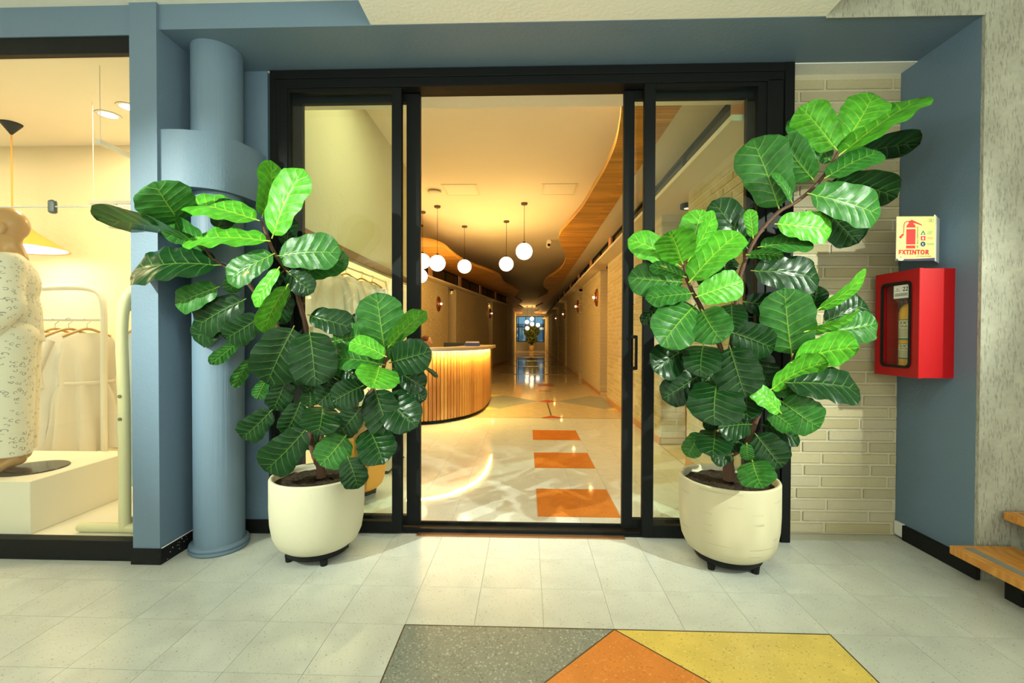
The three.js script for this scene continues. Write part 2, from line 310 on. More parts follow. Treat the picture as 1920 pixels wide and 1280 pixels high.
const LEAVES_C = [
  [-0.751,1.204,-0.9,-0.783,1.412,-0.9,-0.342,-0.053,-0.938,0.106,1],
  [-0.648,1.115,-0.9,-0.689,1.253,-0.9,-0.307,-0.091,-0.947,0.098,1],
  [-0.834,0.938,-0.9,-0.978,1.048,-0.9,-0.181,-0.237,-0.955,0.133,1],
  [-0.707,0.997,-0.95,-0.519,1.163,-0.95,-0.183,0.208,0.961,0.15,1],
  [-0.833,0.871,-0.95,-0.917,0.663,-0.95,0.282,-0.114,0.953,0.153,0],
  [-0.707,0.831,-0.95,-0.582,0.645,-0.95,0.281,0.189,0.941,0.153,0],
  [-0.894,1.034,-1.0,-1.064,1.202,-1.0,0.217,0.22,0.951,0.155,1],
  [-0.767,1.119,-1.0,-0.682,1.329,-1.0,0.286,-0.116,0.951,0.137,1],
  [-0.772,0.713,-0.9,-0.69,0.55,-0.9,0.337,0.169,0.926,0.133,0],
  [-0.914,0.946,-1.05,-1.131,0.945,-1.05,-0.0,0.083,0.997,0.157,0],
];
const BRANCHES_A = [
  [[-0.642,0.443,0.0,0.026],[-0.648,0.513,0.0,0.024],[-0.673,0.555,0.0,0.019],[-0.689,0.627,0.01,0.017],[-0.693,0.72,0.02,0.016],[-0.682,0.917,0.03,0.015],[-0.679,1.128,0.06,0.014],[-0.689,1.304,0.08,0.013],[-0.713,1.392,0.08,0.0125],[-0.737,1.493,0.09,0.012],[-0.767,1.579,0.1,0.012],[-0.8,1.635,0.11,0.011],[-0.841,1.694,0.12,0.01],[-0.893,1.796,0.1,0.009],[-0.931,1.871,0.08,0.007]],
  [[-0.648,0.504,0.0,0.02],[-0.651,0.605,-0.02,0.016],[-0.638,0.727,-0.02,0.015],[-0.525,0.793,0.0,0.014],[-0.412,0.816,0.04,0.013],[-0.347,0.91,0.07,0.012],[-0.272,1.03,0.1,0.011],[-0.243,1.108,0.1,0.009],[-0.231,1.166,0.1,0.006]],
  [[-0.682,0.917,0.03,0.014],[-0.774,1.127,0.05,0.012],[-0.858,1.298,0.06,0.011],[-0.912,1.393,0.06,0.011],[-0.942,1.444,0.08,0.01],[-1.014,1.562,0.12,0.009],[-1.09,1.622,0.16,0.008],[-1.14,1.656,0.18,0.007],[-1.17,1.705,0.19,0.005]],
];
const BRANCHES_C = [
  [[-0.8,0.373,-0.95,0.022],[-0.799,0.706,-0.95,0.018],[-0.775,0.956,-0.93,0.014],[-0.737,1.163,-0.92,0.009]],
];
const BRANCHES_B = [
  [[1.642,0.457,0.0,0.03],[1.638,0.546,0.0,0.027],[1.635,0.628,0.0,0.024],[1.619,0.785,0.02,0.018],[1.6,0.992,0.04,0.016],[1.557,1.195,0.07,0.014],[1.474,1.336,0.1,0.012],[1.429,1.414,0.12,0.011],[1.381,1.496,0.13,0.01],[1.352,1.556,0.14,0.009],[1.335,1.616,0.15,0.006]],
  [[1.635,0.599,0.0,0.02],[1.663,0.616,0.02,0.016],[1.694,0.639,0.04,0.014],[1.723,0.699,0.05,0.013],[1.74,0.756,0.06,0.013],[1.766,0.855,0.08,0.012],[1.81,0.951,0.1,0.011],[1.851,1.023,0.11,0.01],[1.907,1.119,0.12,0.009],[1.934,1.197,0.12,0.006]],
  [[1.6,0.992,0.04,0.014],[1.627,1.223,0.05,0.013],[1.644,1.423,0.06,0.012],[1.658,1.565,0.07,0.012],[1.688,1.671,0.08,0.011],[1.727,1.765,0.09,0.011],[1.787,1.843,0.09,0.01],[1.847,1.907,0.1,0.01],[1.924,1.951,0.1,0.009],[2.005,2.015,0.1,0.009],[2.086,2.111,0.1,0.008],[2.142,2.21,0.1,0.006]],
];

// ------------------------------------------------------------------ hall floor
const ST = 'structure';
{
  const fl = thing('floor', 'pale speckled terrazzo tile floor of the hall with a coloured geometric inlay', 'floor', [0, 0, 0], null, ST);
  mesh(fl, 'floor_slab', bx(-6, 6, -0.16, -0.003, -0.45, 8), grout);
  mesh(fl, 'floor_field', join([bx(-6, -2.702, -0.003, -0.0005, 0.12, 8), bx(3.902, 6, -0.003, -0.0005, 0.12, 8), bx(-2.702, 3.902, -0.003, -0.0005, 2.702, 8)]), floorMat.white);
  const tg = bx(-0.1491, 0.1491, -0.014, 0, -0.1491, 0.1491), tm = [floorMat.white, floorMat.white, floorMat.whiteB, floorMat.whiteC], r = rng(5);
  for (let j = -9; j < 13; j++) for (let k = -1; k < 9; k++) {
    const x = j * 0.3 + 0.15, z = k * 0.3 + 0.15;
    if (k < 0 && (x < -1.45 || x > 2.85)) continue;
    if (k === 0 && (x < -1.5 || x > 2.9) && z < 0.1) continue;
    if (x > 0 && x < 1.8 && z > 0.6 && z < 2.4) continue;
    const t = mesh(fl, 'floor_tile', tg, tm[(r() * 4) | 0], [x, 0, z]); t.rotation.y = ((r() * 4) | 0) * Math.PI / 2;
  }
  const e = 0.0025, pieces = [['orange', [[0.9, 0.6 + e], [1.8 - e, 1.5], [0.9, 2.4 - e], [e, 1.5]]], ['grey', [[e, 0.6 + e], [0.9 - e, 0.6 + e], [e, 1.5 - e]]], ['yellow', [[0.9 + e, 0.6 + e], [1.8 - e, 0.6 + e], [1.8 - e, 1.5 - e]]], ['grey', [[1.8 - e, 1.5 + e], [1.8 - e, 2.4 - e], [0.9 + e, 2.4 - e]]], ['yellow', [[e, 1.5 + e], [0.9 - e, 2.4 - e], [e, 2.4 - e]]]];
  for (const [c, pts] of pieces) { const m = mesh(fl, 'inlay_panel', slabShape(pts, -0.014, 0), floorMat[c]); m.userData.label = c + ' speckled terrazzo inlay panel'; }
  const bar = (x0, z0, x1, z1) => { const L = Math.hypot(x1 - x0, z1 - z0), g = new THREE.BoxGeometry(L, 0.012, 0.0055); g.rotateY(-Math.atan2(z1 - z0, x1 - x0)); g.translate((x0 + x1) / 2, -0.0055, (z0 + z1) / 2); return g; };
  for (const b of [[0, 0.6, 1.8, 0.6], [0, 0.6, 0, 2.4], [1.8, 0.6, 1.8, 2.4], [0, 2.4, 1.8, 2.4], [0.9, 0.6, 1.8, 1.5], [0.9, 0.6, 0, 1.5], [0, 1.5, 0.9, 2.4], [1.8, 1.5, 0.9, 2.4]]) mesh(fl, 'divider_strip', bar(...b), divider);
}
// ------------------------------------------------------------------ foyer and corridor floor
{
  const fl = thing('floor', 'glossy terrazzo floor of the corridor beyond the doors with rust coloured squares', 'floor', [0, 0, 0], null, ST);
  mesh(fl, 'floor_slab', bx(-3.2, 2.7, -0.16, -0.003, -38, -0.45), grout);
  const tg = bx(-0.1443, 0.1443, -0.014, 0, -0.1443, 0.1443), r = rng(6);
  for (let j = -6; j < 6; j++) for (let k = -1; k < 13; k++) {
    const x = 0.6 + j * 0.29 + 0.145, z = -0.6 - k * 0.29 - 0.145;
    if (j >= 0 && j < 2 && k >= 0 && k < 10 && ((k >> 1) % 2 === 0)) continue;
    if (x > 2.07) continue;
    const t = mesh(fl, 'floor_tile', tg, r() < 0.6 ? floorMat.inA : floorMat.inB, [x, 0, z]); t.rotation.y = ((r() * 4) | 0) * Math.PI / 2;
  }
  for (let q = 0; q < 3; q++) {
    const z1 = -0.6 - q * 1.16; const m = mesh(fl, 'inlay_square', bx(0.604, 1.176, -0.014, 0, z1 - 0.576, z1 - 0.004), floorMat.rust); m.userData.label = 'rust orange terrazzo inlay square';
  }
  const zf = -0.6 - 13 * 0.29;
  mesh(fl, 'inlay_square', bx(2.055, 2.07, -0.01, -0.0005, zf, -0.45), floorMat.inC);
  mesh(fl, 'reception_floor', bx(-3.2, 2.5, -0.003, -0.0008, -8.0, zf), floorMat.inC);
  mesh(fl, 'corridor_floor', bx(-3.2, 2.5, -0.003, -0.0008, -37.4, -8.0), floorMat.inC);
  const pc = (c, pts, l) => { const m = mesh(fl, 'inlay_panel', slabShape(pts, -0.003, 0), floorMat[c]); m.userData.label = l; };
  pc('red', [[0.73, -4.39], [0.92, -4.60], [1.11, -4.39], [0.92, -4.18]], 'dark red terrazzo diamond');
  pc('red', [[0.745, -6.16], [0.925, -6.35], [1.105, -6.16], [0.925, -5.97]], 'dark red terrazzo diamond');
  pc('grey', [[1.12, -6.17], [1.85, -7.0], [2.069, -6.8], [2.069, -5.5], [1.85, -5.3]], 'grey terrazzo rhombus');
  pc('grey', [[0.73, -6.17], [0.05, -7.0], [-0.62, -6.17], [0.05, -5.23]], 'grey terrazzo rhombus');
  pc('yellow', [[-0.02, -5.16], [-0.9, -5.1], [-0.66, -6.0]], 'yellow terrazzo triangle');
  pc('yellow', [[-0.02, -7.05], [-0.9, -7.15], [-0.66, -6.3]], 'yellow terrazzo triangle');
  pc('yellow', [[1.9, -5.25], [2.069, -5.1], [2.069, -5.42]], 'yellow terrazzo triangle');
  pc('red', [[0.82, -8.74], [1.22, -8.74], [1.20, -9.36], [0.82, -9.36]], 'dark red terrazzo square');
  pc('red', [[0.80, -7.75], [1.10, -7.75], [1.06, -7.9], [0.82, -7.9]], 'dark red terrazzo diamond');
  for (const z of [-12, -16, -20, -24, -28, -32]) pc('tan', [[-0.3, z], [2.06, z], [2.06, z - 0.35], [-0.3, z - 0.35]], 'pale terrazzo cross band');
  mesh(fl, 'divider_strip', bx(0.9, 0.925, -0.004, 0.0004, -5.95, -4.62), divider);
  mesh(fl, 'divider_strip', bx(-0.2, 2.06, -0.004, 0.0003, -4.385, -4.377), divider);
}
// ------------------------------------------------------------------ blue portal, niche, column and ribbon
tag(mesh(scene, 'wall_front', join([bx(-1.47, 2.86, 2.90, 3.25, -0.279, 0.12)]), blueA), 'slate blue plastered lintel and soffit above the glass doors', 'wall', null, ST);
tag(mesh(scene, 'wall_left', join([bx(-1.62, -1.47, 0, 3.2, -0.45, 0.138)]), blueA), 'slate blue plastered pier beside the shop window', 'wall', null, ST);
tag(mesh(scene, 'wall_left_001', join([bx(-1.5, -1.102, 0, 3.2, -0.45, -0.275), bx(-1.11, -1.083, 0, 2.9, -0.45, -0.305)]), blueA), 'slate blue plastered back of the niche behind the column', 'wall', null, ST);
tag(mesh(scene, 'wall_left_002', join([bx(-6, -1.62, 2.875, 3.25, -0.02, 0.12)]), blueA), 'slate blue fascia above the shop window', 'wall', null, ST);
tag(mesh(scene, 'wall_right', join([bx(2.855, 2.98, 0, 2.90, -0.45, 0.106)]), blueA), 'slate blue plastered side of the portal carrying the extinguisher cabinet', 'wall', null, ST);
tag(mesh(scene, 'wall_right_001', join([bx(2.855, 6.1, 0, 3.2, 0.106, 0.124), bx(2.98, 6.1, 0, 3.2, -0.45, 0.106), bx(2.06, 2.856, 2.892, 3.2, 0.12, 0.124)]), stone), 'grey flaked stucco wall to the right of the blue portal', 'wall', null, ST);
solo('column', 'round slate blue column with a ringed foot inside the niche', 'column', lathe([[0.001, 0], [0.150, 0], [0.156, 0.006], [0.157, 0.014], [0.152, 0.020], [0.148, 0.022], [0.153, 0.026], [0.156, 0.033], [0.152, 0.042], [0.145, 0.047], [0.131, 0.050], [0.131, 2.899], [0.001, 2.899]], 64), blueA, [-1.29, 0, -0.085], null, ST);
{
  const c = spline([[-1.47, 0.121], [-1.40, 0.121], [-1.33, 0.114], [-1.253, 0.088], [-1.186, 0.038], [-1.143, -0.036], [-1.121, -0.125], [-1.112, -0.21], [-1.108, -0.276]], 40);
  solo('trim', 'curved slate blue ribbon wrapping from the pier around the column to the door frame', 'trim', slabShape([...c, [-1.47, -0.276]], 2.058, 2.365), blueA, null, null, ST);
  taken.trim = 1;
}
{ // baseboards
  const b1 = thing('baseboard_left', 'black skirting round the foot of the blue pier and niche, chipped paint', 'baseboard', [0, 0, 0], null, ST);
  mesh(b1, 'skirting_board', rbx(-1.628, -1.462, 0, 0.088, 0.128, 0.146, 0.003), blackTrim);
  mesh(b1, 'skirting_board', rbx(-1.472, -1.460, 0, 0.088, -0.275, 0.145, 0.003), blackTrim);
  mesh(b1, 'skirting_board', rbx(-1.46, -1.095, 0, 0.086, -0.277, -0.262, 0.003), blackTrim);
  const r = rng(9), ch = []; for (let i = 0; i < 22; i++) { const z = lerp(-0.25, 0.13, r()), y = 0.01 + r() * 0.07, s = 0.001 + r() * 0.002; const g = new THREE.CircleGeometry(s, 6); g.rotateY(Math.PI / 2); g.scale(1, 0.6 + r(), 1 + r()); g.translate(-1.4596, y, z); ch.push(g); }
  mesh(b1, 'paint_chips', join(ch), whitePaint).userData.kind = 'stuff';
  mesh(b1, 'caulk_line', tube([[-1.462, 0.091, -0.27], [-1.461, 0.09, -0.05], [-1.461, 0.089, 0.14]], 0.0035, 20, 6), whitePaint);
  const b2 = thing('baseboard_right', 'black skirting at the foot of the blue right wall with a torn white end', 'baseboard', [0, 0, 0], null, ST);
  mesh(b2, 'skirting_board', rbx(2.836, 2.858, 0, 0.092, -0.325, 0.14, 0.003), blackTrim);
  mesh(b2, 'bare_plaster', rbx(2.84, 2.858, 0.012, 0.095, -0.39, -0.325, 0.003), whitePaint).userData.label = 'white bare plaster patch';
}
// ------------------------------------------------------------------ brick walls
function brickWall(parent, { len, h, y0 = 0, course = 0.0735, bl = 0.415, joint = 0.014, seed = 1, single = true, mats = brickMats, thick = 0.02, depth = 0.1 }) {
  // local frame: face at z = 0 looking along +z, x from 0 to len
  mesh(parent, 'mortar_bed', bx(0, len, y0, y0 + h, -depth, 0), mortar);
  const r = rng(seed), list = [], unit = new RoundedBoxGeometry(1, course - joint, thick, 1, 0.004), rows = Math.floor(h / course);
  const cache = {};
  for (let k = 0; k < rows; k++) {
    let x = -bl * (k % 2 ? 0.5 : 0.08) - 0.1 * r();
    while (x < len) {
      const a = Math.max(0.006, x + joint / 2), b = Math.min(len - 0.006, x + bl - joint / 2); x += bl;
      if (b - a < 0.03) continue;
      const y = y0 + (k + 0.5) * course, proud = -0.006 + 0.003 * r();
      const L = Math.round((b - a) * 40) / 40;
      if (!cache[L]) { cache[L] = new RoundedBoxGeometry(L, course - joint, thick, 1, 0.004); cache[L] = worldUV(cache[L]); }
      if (single) { const m = mesh(parent, 'brick', cache[L], mats[(r() * 5) | 0], [(a + b) / 2, y, proud]); m.scale.x = (b - a) / L; } else { const g = new THREE.BoxGeometry(b - a, course - joint, thick); g.translate((a + b) / 2, y, proud); list.push(g); }
    }
  }
  if (!single) { const m = mesh(parent, 'brick_courses', worldUV(join(list)), mats[1]); m.userData.kind = 'stuff'; }
}
{
  const w = thing('wall_back', 'cream washed brick wall between the glass doors and the blue portal', 'wall', [2.10, 0, -0.40], null, ST);
  brickWall(w, { len: 0.76, h: 2.9, seed: 31, mats: brickMats });
}
// ------------------------------------------------------------------ portal of the sliding doors
const frameBox = (p, name, ...a) => mesh(p, name, rbx(...a, 0.004), blackFrame);
{
  const f = thing('trim', 'black aluminium outer frame of the sliding glass doors', 'door frame', [0, 0, 0], null, ST); f.name = 'trim_001';
  frameBox(f, 'jamb', -1.082, -1.045, 0, 2.895, -0.43, -0.262);
  frameBox(f, 'jamb', -1.05, -0.972, 0, 2.8, -0.34, -0.268);
  frameBox(f, 'jamb', 2.068, 2.124, 0, 2.895, -0.43, -0.255);
  frameBox(f, 'jamb', 1.968, 2.066, 0, 2.8, -0.34, -0.266);
  frameBox(f, 'head_rail', -1.08, 2.10, 2.842, 2.895, -0.43, -0.258);
  frameBox(f, 'head_rail', -1.05, 2.07, 2.788, 2.845, -0.345, -0.266);
  frameBox(f, 'track', -0.25, 1.23, 2.80, 2.842, -0.42, -0.352);
  frameBox(f, 'threshold', -1.08, 2.10, 0, 0.012, -0.44, -0.30);
  frameBox(f, 'threshold', -1.08, 2.10, 0, 0.028, -0.33, -0.31);
  frameBox(f, 'threshold', -1.08, 2.10, 0, 0.028, -0.44, -0.42);
  mesh(f, 'threshold_strip', bx(-0.16, 1.13, 0, 0.008, -0.31, -0.262), bronze).userData.label = 'copper brown threshold strip';
}
function leaf(o, x0, x1, z, y0, y1, sl, sr, hr, br) {
  frameBox(o, 'stile', x0, x0 + sl, y0, y1, z - 0.02, z + 0.02);
  frameBox(o, 'stile', x1 - sr, x1, y0, y1, z - 0.02, z + 0.02);
  frameBox(o, 'top_rail', x0 + sl - 0.002, x1 - sr + 0.002, y1 - hr, y1, z - 0.02, z + 0.02);
  frameBox(o, 'bottom_rail', x0 + sl - 0.002, x1 - sr + 0.002, y0, y0 + br, z - 0.02, z + 0.02);
  const pg = new THREE.PlaneGeometry(x1 - x0 - sl - sr + 0.01, y1 - y0 - hr - br + 0.01); mesh(o, 'glass_pane', pg, glass, [(x0 + sl + x1 - sr) / 2, (y0 + br + y1 - hr) / 2, z]);
}
{
  const a = thing('window', 'fixed glass side panel left of the open doorway, black frame', 'glass panel', [0, 0, 0], null, ST); a.name = 'window_1';
  leaf(a, -0.974, -0.257, -0.295, 0.012, 2.795, 0.012, 0.062, 0.03, 0.072);
  const b = thing('window', 'fixed glass side panel right of the open doorway, black frame', 'glass panel', [0, 0, 0], null, ST); b.name = 'window_2';
  leaf(b, 1.237, 1.972, -0.295, 0.012, 2.795, 0.068, 0.054, 0.03, 0.072);
  const c = thing('door', 'left sliding glass leaf parked behind its fixed panel', 'door', [0, 0, 0], null, ST); c.name = 'door_1';
  leaf(c, -0.992, -0.161, -0.38, 0.028, 2.80, 0.066, 0.088, 0.06, 0.06);
  const d = thing('door', 'right sliding glass leaf with a black pull handle', 'door', [0, 0, 0], null, ST); d.name = 'door_2';
  leaf(d, 1.131, 1.957, -0.38, 0.028, 2.80, 0.066, 0.066, 0.06, 0.06);
  const h = mesh(d, 'pull_handle', join([rbx(1.176, 1.186, 1.036, 1.258, -0.362, -0.352, 0.003), rbx(1.200, 1.216, 1.040, 1.254, -0.34, -0.322, 0.005), rbx(1.178, 1.212, 1.236, 1.256, -0.36, -0.33, 0.004), rbx(1.178, 1.212, 1.038, 1.058, -0.36, -0.33, 0.004)]), blackFrame); h.userData.label = 'black pull handle';
}
tag(mesh(scene, 'wall_front_001', join([bx(-1.3, 2.9, 2.895, 3.75, -0.76, -0.28)]), cream), 'cream beam over the doors on the corridor side', 'wall', null, ST);
// ------------------------------------------------------------------ hall shell
tag(mesh(scene, 'ceiling', join([bx(-6.1, 6.1, 3.035, 3.3, 0.1, 8.1), bx(-0.312, 2.06, 2.902, 3.05, 0.122, 8.1)]), cream), 'cream plaster ceiling of the hall with a lower central panel', 'ceiling', null, ST);
tag(mesh(scene, 'wall_left_003', bx(-6.15, -6, 0, 3.2, 0.1, 8.1), cream), 'plain cream end wall of the hall, left end', 'wall', null, ST);
tag(mesh(scene, 'wall_right_002', bx(6, 6.15, 0, 3.2, 0.1, 8.1), cream), 'plain cream end wall of the hall, right end', 'wall', null, ST);
{ // unseen glowing panel added across the hall to brighten ceiling and glass
  const w = thing('window', 'large added glowing panel with black bars, lighting the hall from opposite the glass doors', 'window', [0, 0, 8], null, ST); w.name = 'window_6';
  mesh(w, 'added_glow_sheet', bx(-4, 5, 0.35, 2.75, -0.012, -0.002), new THREE.MeshStandardMaterial({ color: 0xffffff, emissive: col(HALL_LIGHT), emissiveIntensity: 1.0 }));
  for (let i = 0; i <= 6; i++) mesh(w, 'mullion', bx(-4 + i * 1.5 - 0.03, -4 + i * 1.5 + 0.03, 0.3, 2.8, -0.05, -0.005), blackFrame);
  areaLight(w, HALL_LIGHT, 1.4, 9, 2.4, [0.5, 1.55, -0.06], [0, 0, -1]);
}
tag(mesh(scene, 'wall_back_001', bx(-6.1, 6.1, 0, 3.2, 8, 8.15), cream), 'plain cream wall of the hall facing the glass doors', 'wall', null, ST);
// unseen opal globes added to brighten the hall ceiling and soffit
const hallGlow = new THREE.MeshStandardMaterial({ color: 0xffffff, roughness: 0.4, emissive: col(HALL_LIGHT), emissiveIntensity: 2.2 });
const ADDED_GLOBES = [[-0.25, 2.45, 1.5, 2.9], [1.3, 2.45, 1.5, 2.9], [0.5, 2.45, 3.6, 2.9], [-3.8, 2.5, 3.0, 3.034], [4.6, 2.5, 2.9, 3.034], [-4.3, 2.5, 4.4, 3.034], [5.0, 2.5, 4.4, 3.034], [0.6, 2.45, 5.7, 2.9]];
ADDED_GLOBES.forEach(([x, y, z, top]) => {
  const o = thing('added_hall_globe', 'added opal globe brightening the hall ceiling, hung opposite the glass doors', 'pendant lamp', [x, y, z], 'added fill globes of the hall');
  mesh(o, 'globe', new THREE.SphereGeometry(0.13, 32, 20), hallGlow);
  mesh(o, 'rod', cyl(0.008, 0.008, 0.12, top - y - 0.01, 0, 0, 10), blackFrame);
  mesh(o, 'canopy', cyl(0.05, 0.05, top - y - 0.02, top - y, 0, 0, 24), blackFrame);
  bulbLight(o, HALL_LIGHT, HALL_POWER, [0, 0, 0], 0.125);
});
// ceiling spots aimed at the doorway
[[-2.95, 0.35, 3.034], [4.0, 0.65, 3.034]].forEach(([x, tx, top]) => {
  const o = thing('ceiling_spot', 'black ceiling spot of the hall aimed at the glass doors', 'spotlight', [x, top, 3.0], 'ceiling spots aimed at the doors');
  mesh(o, 'base', cyl(0.05, 0.05, -0.02, 0, 0, 0, 24), blackFrame);
  const h = cyl(0.045, 0.045, -0.08, 0.08, 0, 0, 24); h.rotateX(Math.PI / 2 - 0.55); mesh(o, 'spot_head', h, blackFrame, [0, -0.11, 0]);
  const le = cyl(0.036, 0.036, -0.003, 0.003, 0, 0, 24); le.rotateX(Math.PI / 2 - 0.55); mesh(o, 'lens', le, hallGlow, [0, -0.152, -0.07]);
  spot(o, HALL_LIGHT, KEY_POWER, [0, -0.16, -0.082], [tx - x, -2.5, -4.3], 0.34, 0.7, 0.03);
});
// ------------------------------------------------------------------ corridor shell
tag(mesh(scene, 'ceiling_001', bx(-3.3, 2.8, 3.6, 3.8, -38, -0.7), mat([0.80, 0.77, 0.70], { roughness: 0.9 })), 'white plaster ceiling of the corridor', 'ceiling', null, ST);
tag(mesh(scene, 'wall_left_004', bx(-1.24, -1.162, 2.06, 3.62, -4.25, -0.45), mat([0.55, 0.54, 0.37], { roughness: 0.85, bumpMap: T.grainCoarse, bumpScale: 0.003 })), 'plain olive cream wall above the boutique display glass', 'wall', null, ST);
tag(mesh(scene, 'wall_left_005', join([bx(-2.75, -1.162, 0, 3.62, -4.36, -4.25), bx(-2.85, -2.65, 0, 3.62, -4.6, -4.25)]), creamWarm), 'cream wall closing the boutique beside the reception', 'wall', null, ST);
tag(mesh(scene, 'wall_left_006', join([bx(-0.5, -0.36, 0, 3.62, -37.4, -19.2)]), farBrick), 'far straight stretch of the left brick wall of the corridor', 'wall', null, ST);
const ledgeMat = mat([0.66, 0.60, 0.48], { roughness: 0.8 }), pierMat = mat([0.52, 0.30, 0.17], { roughness: 0.9, bumpMap: T.grainFine, bumpScale: 0.003 });
const darkPane = pmat([0.03, 0.028, 0.022], { roughness: 0.12 }), baseWood = mat([0.46, 0.24, 0.11], { roughness: 0.55 });
function corridorSide(prefix, n0, o, rotY, secs, total, labels, styles) {
  // local frame: face at z = 0, x along the wall; secs = [x0, x1] brick stretches with door recesses between them
  const H = 2.634, D = 0.36;
  secs.forEach(([a, b], i) => {
    const g = thing(prefix, labels + ', stretch ' + ['beside', 'after', 'past', 'beyond'][Math.min(i, 3)] + ' ' + ['the glass doors', 'the first door recess', 'the second door recess', 'the third door recess'][Math.min(i, 3)], 'wall', [0, 0, 0], i > 3 ? 'far brick stretches of the corridor' : null, ST);
    g.name = prefix + '_' + String(n0 + i).padStart(3, '0');
    g.position.copy(o); g.rotation.y = rotY;
    const face = new THREE.Group(); face.position.set(a, 0, 0);
    const st = styles[i] || 'far';
    if (st === 'far') { mesh(g, 'brick_face', bx(a, b, 0, H, -D, 0), farBrick); }
    else {
      mesh(g, 'core', bx(a + 0.005, b - 0.005, 0, H, -D, -0.09), mortar);
      const w = new THREE.Group(); w.name = 'brick_face'; w.position.x = a; g.add(w); brickWall(w, { len: b - a, h: H, seed: 50 + i + n0, single: st === 'single', depth: 0.09 });
      const e = new THREE.Group(); e.name = 'brick_return'; e.position.set(rotY < 0 ? b : a, 0, rotY < 0 ? 0 : -D); e.rotation.y = rotY < 0 ? Math.PI / 2 : -Math.PI / 2; g.add(e);
      brickWall(e, { len: D, h: H, seed: 70 + i + n0, single: st === 'single', depth: 0.02 });
    }
    mesh(g, 'skirting_board', bx(a - 0.004, b + 0.004, 0, 0.085, -D, 0.012), baseWood);
  });
  const back = thing(prefix, labels + ', the plain wall behind its door recesses', 'wall', [0, 0, 0], null, ST); back.name = prefix + '_' + String(n0 + secs.length).padStart(3, '0'); back.position.copy(o); back.rotation.y = rotY;
  mesh(back, 'wall_plaster', bx(0, total, 0, 3.62, -D - 0.12, -D), creamWarm);
  mesh(back, 'upper_wall', bx(0, total, 3.058, 3.62, -D, -0.002), creamWarm);
  mesh(back, 'ledge', bx(0, total, H, 2.672, -D, 0.24), ledgeMat).userData.label = 'plaster ledge running above the brick';
  for (let i = 0; i < secs.length - 1; i++) {
    const [a, b] = rotY < 0 ? [secs[i + 1][1], secs[i][0]] : [secs[i][1], secs[i + 1][0]]; if (b - a < 0.2) continue;
    const d = mesh(back, 'door_leaf', bx(a + 0.05, b - 0.05, 0, 2.15, -D, -D + 0.03), doorWood); d.userData.label = 'brown wooden door';
    for (const [p, q] of [[a, a + 0.05], [b - 0.05, b]]) mesh(back, 'door_trim', bx(p, q, 0, H, -D, -D + 0.08), doorWood);
    mesh(back, 'door_trim', bx(a + 0.05, b - 0.05, 2.15, H, -D, -D + 0.05), doorWood);
  }
  // clerestory lights above the ledge
  for (let x = total - 0.25, k = 0; x > 1 && k < 14; k++) {
    mesh(back, 'brick_pier', bx(x - 0.24, x, 2.672, 3.058, -0.2, 0.03), pierMat); x -= 0.24;
    const w = 2.3, x0 = Math.max(0.1, x - w); const win = mesh(back, 'clerestory_window', join([bx(x0, x, 2.675, 2.70, -0.04, 0), bx(x0, x, 3.03, 3.058, -0.04, 0), bx((x0 + x) / 2 - 0.015, (x0 + x) / 2 + 0.015, 2.7, 3.03, -0.04, 0), bx(x0, x0 + 0.03, 2.7, 3.03, -0.04, 0), bx(x - 0.03, x, 2.7, 3.03, -0.04, 0)]), blackFrame);
    for (const [p, q] of [[x0 + 0.03, (x0 + x) / 2 - 0.015], [(x0 + x) / 2 + 0.015, x - 0.03]]) mesh(win, 'pane', bx(p, q, 2.7, 3.03, -0.03, -0.02), darkPane);
    x = x0;
  }
  return back;
}
{ // right wall: local x = z + 37.4, running towards the doors
  const q = (z) => z + 37.4;
  corridorSide('wall_right', 3, V(2.07, 0, -37.4), -Math.PI / 2, [[q(-1.89), q(-0.44)], [q(-6.22), q(-2.75)], [q(-10.1), q(-7.08)], [q(-14.85), q(-10.94)], [q(-19.2), q(-15.75)], [q(-23.6), q(-20.1)], [q(-28), q(-24.5)], [q(-32.4), q(-28.9)], [q(-37.3), q(-33.3)]], 36.96, 'yellow brick right wall of the corridor', ['single', 'single', 'merged', 'merged']);
  const th = Math.atan2(14.8, 2.2);
  corridorSide('wall_left', 7, V(-2.57, 0, -4.45), th, [[0, 5.9], [6.65, 10.85], [11.6, 14.95]], 14.98, 'yellow brick slanting left wall of the corridor', ['merged', 'merged', 'merged']);
}
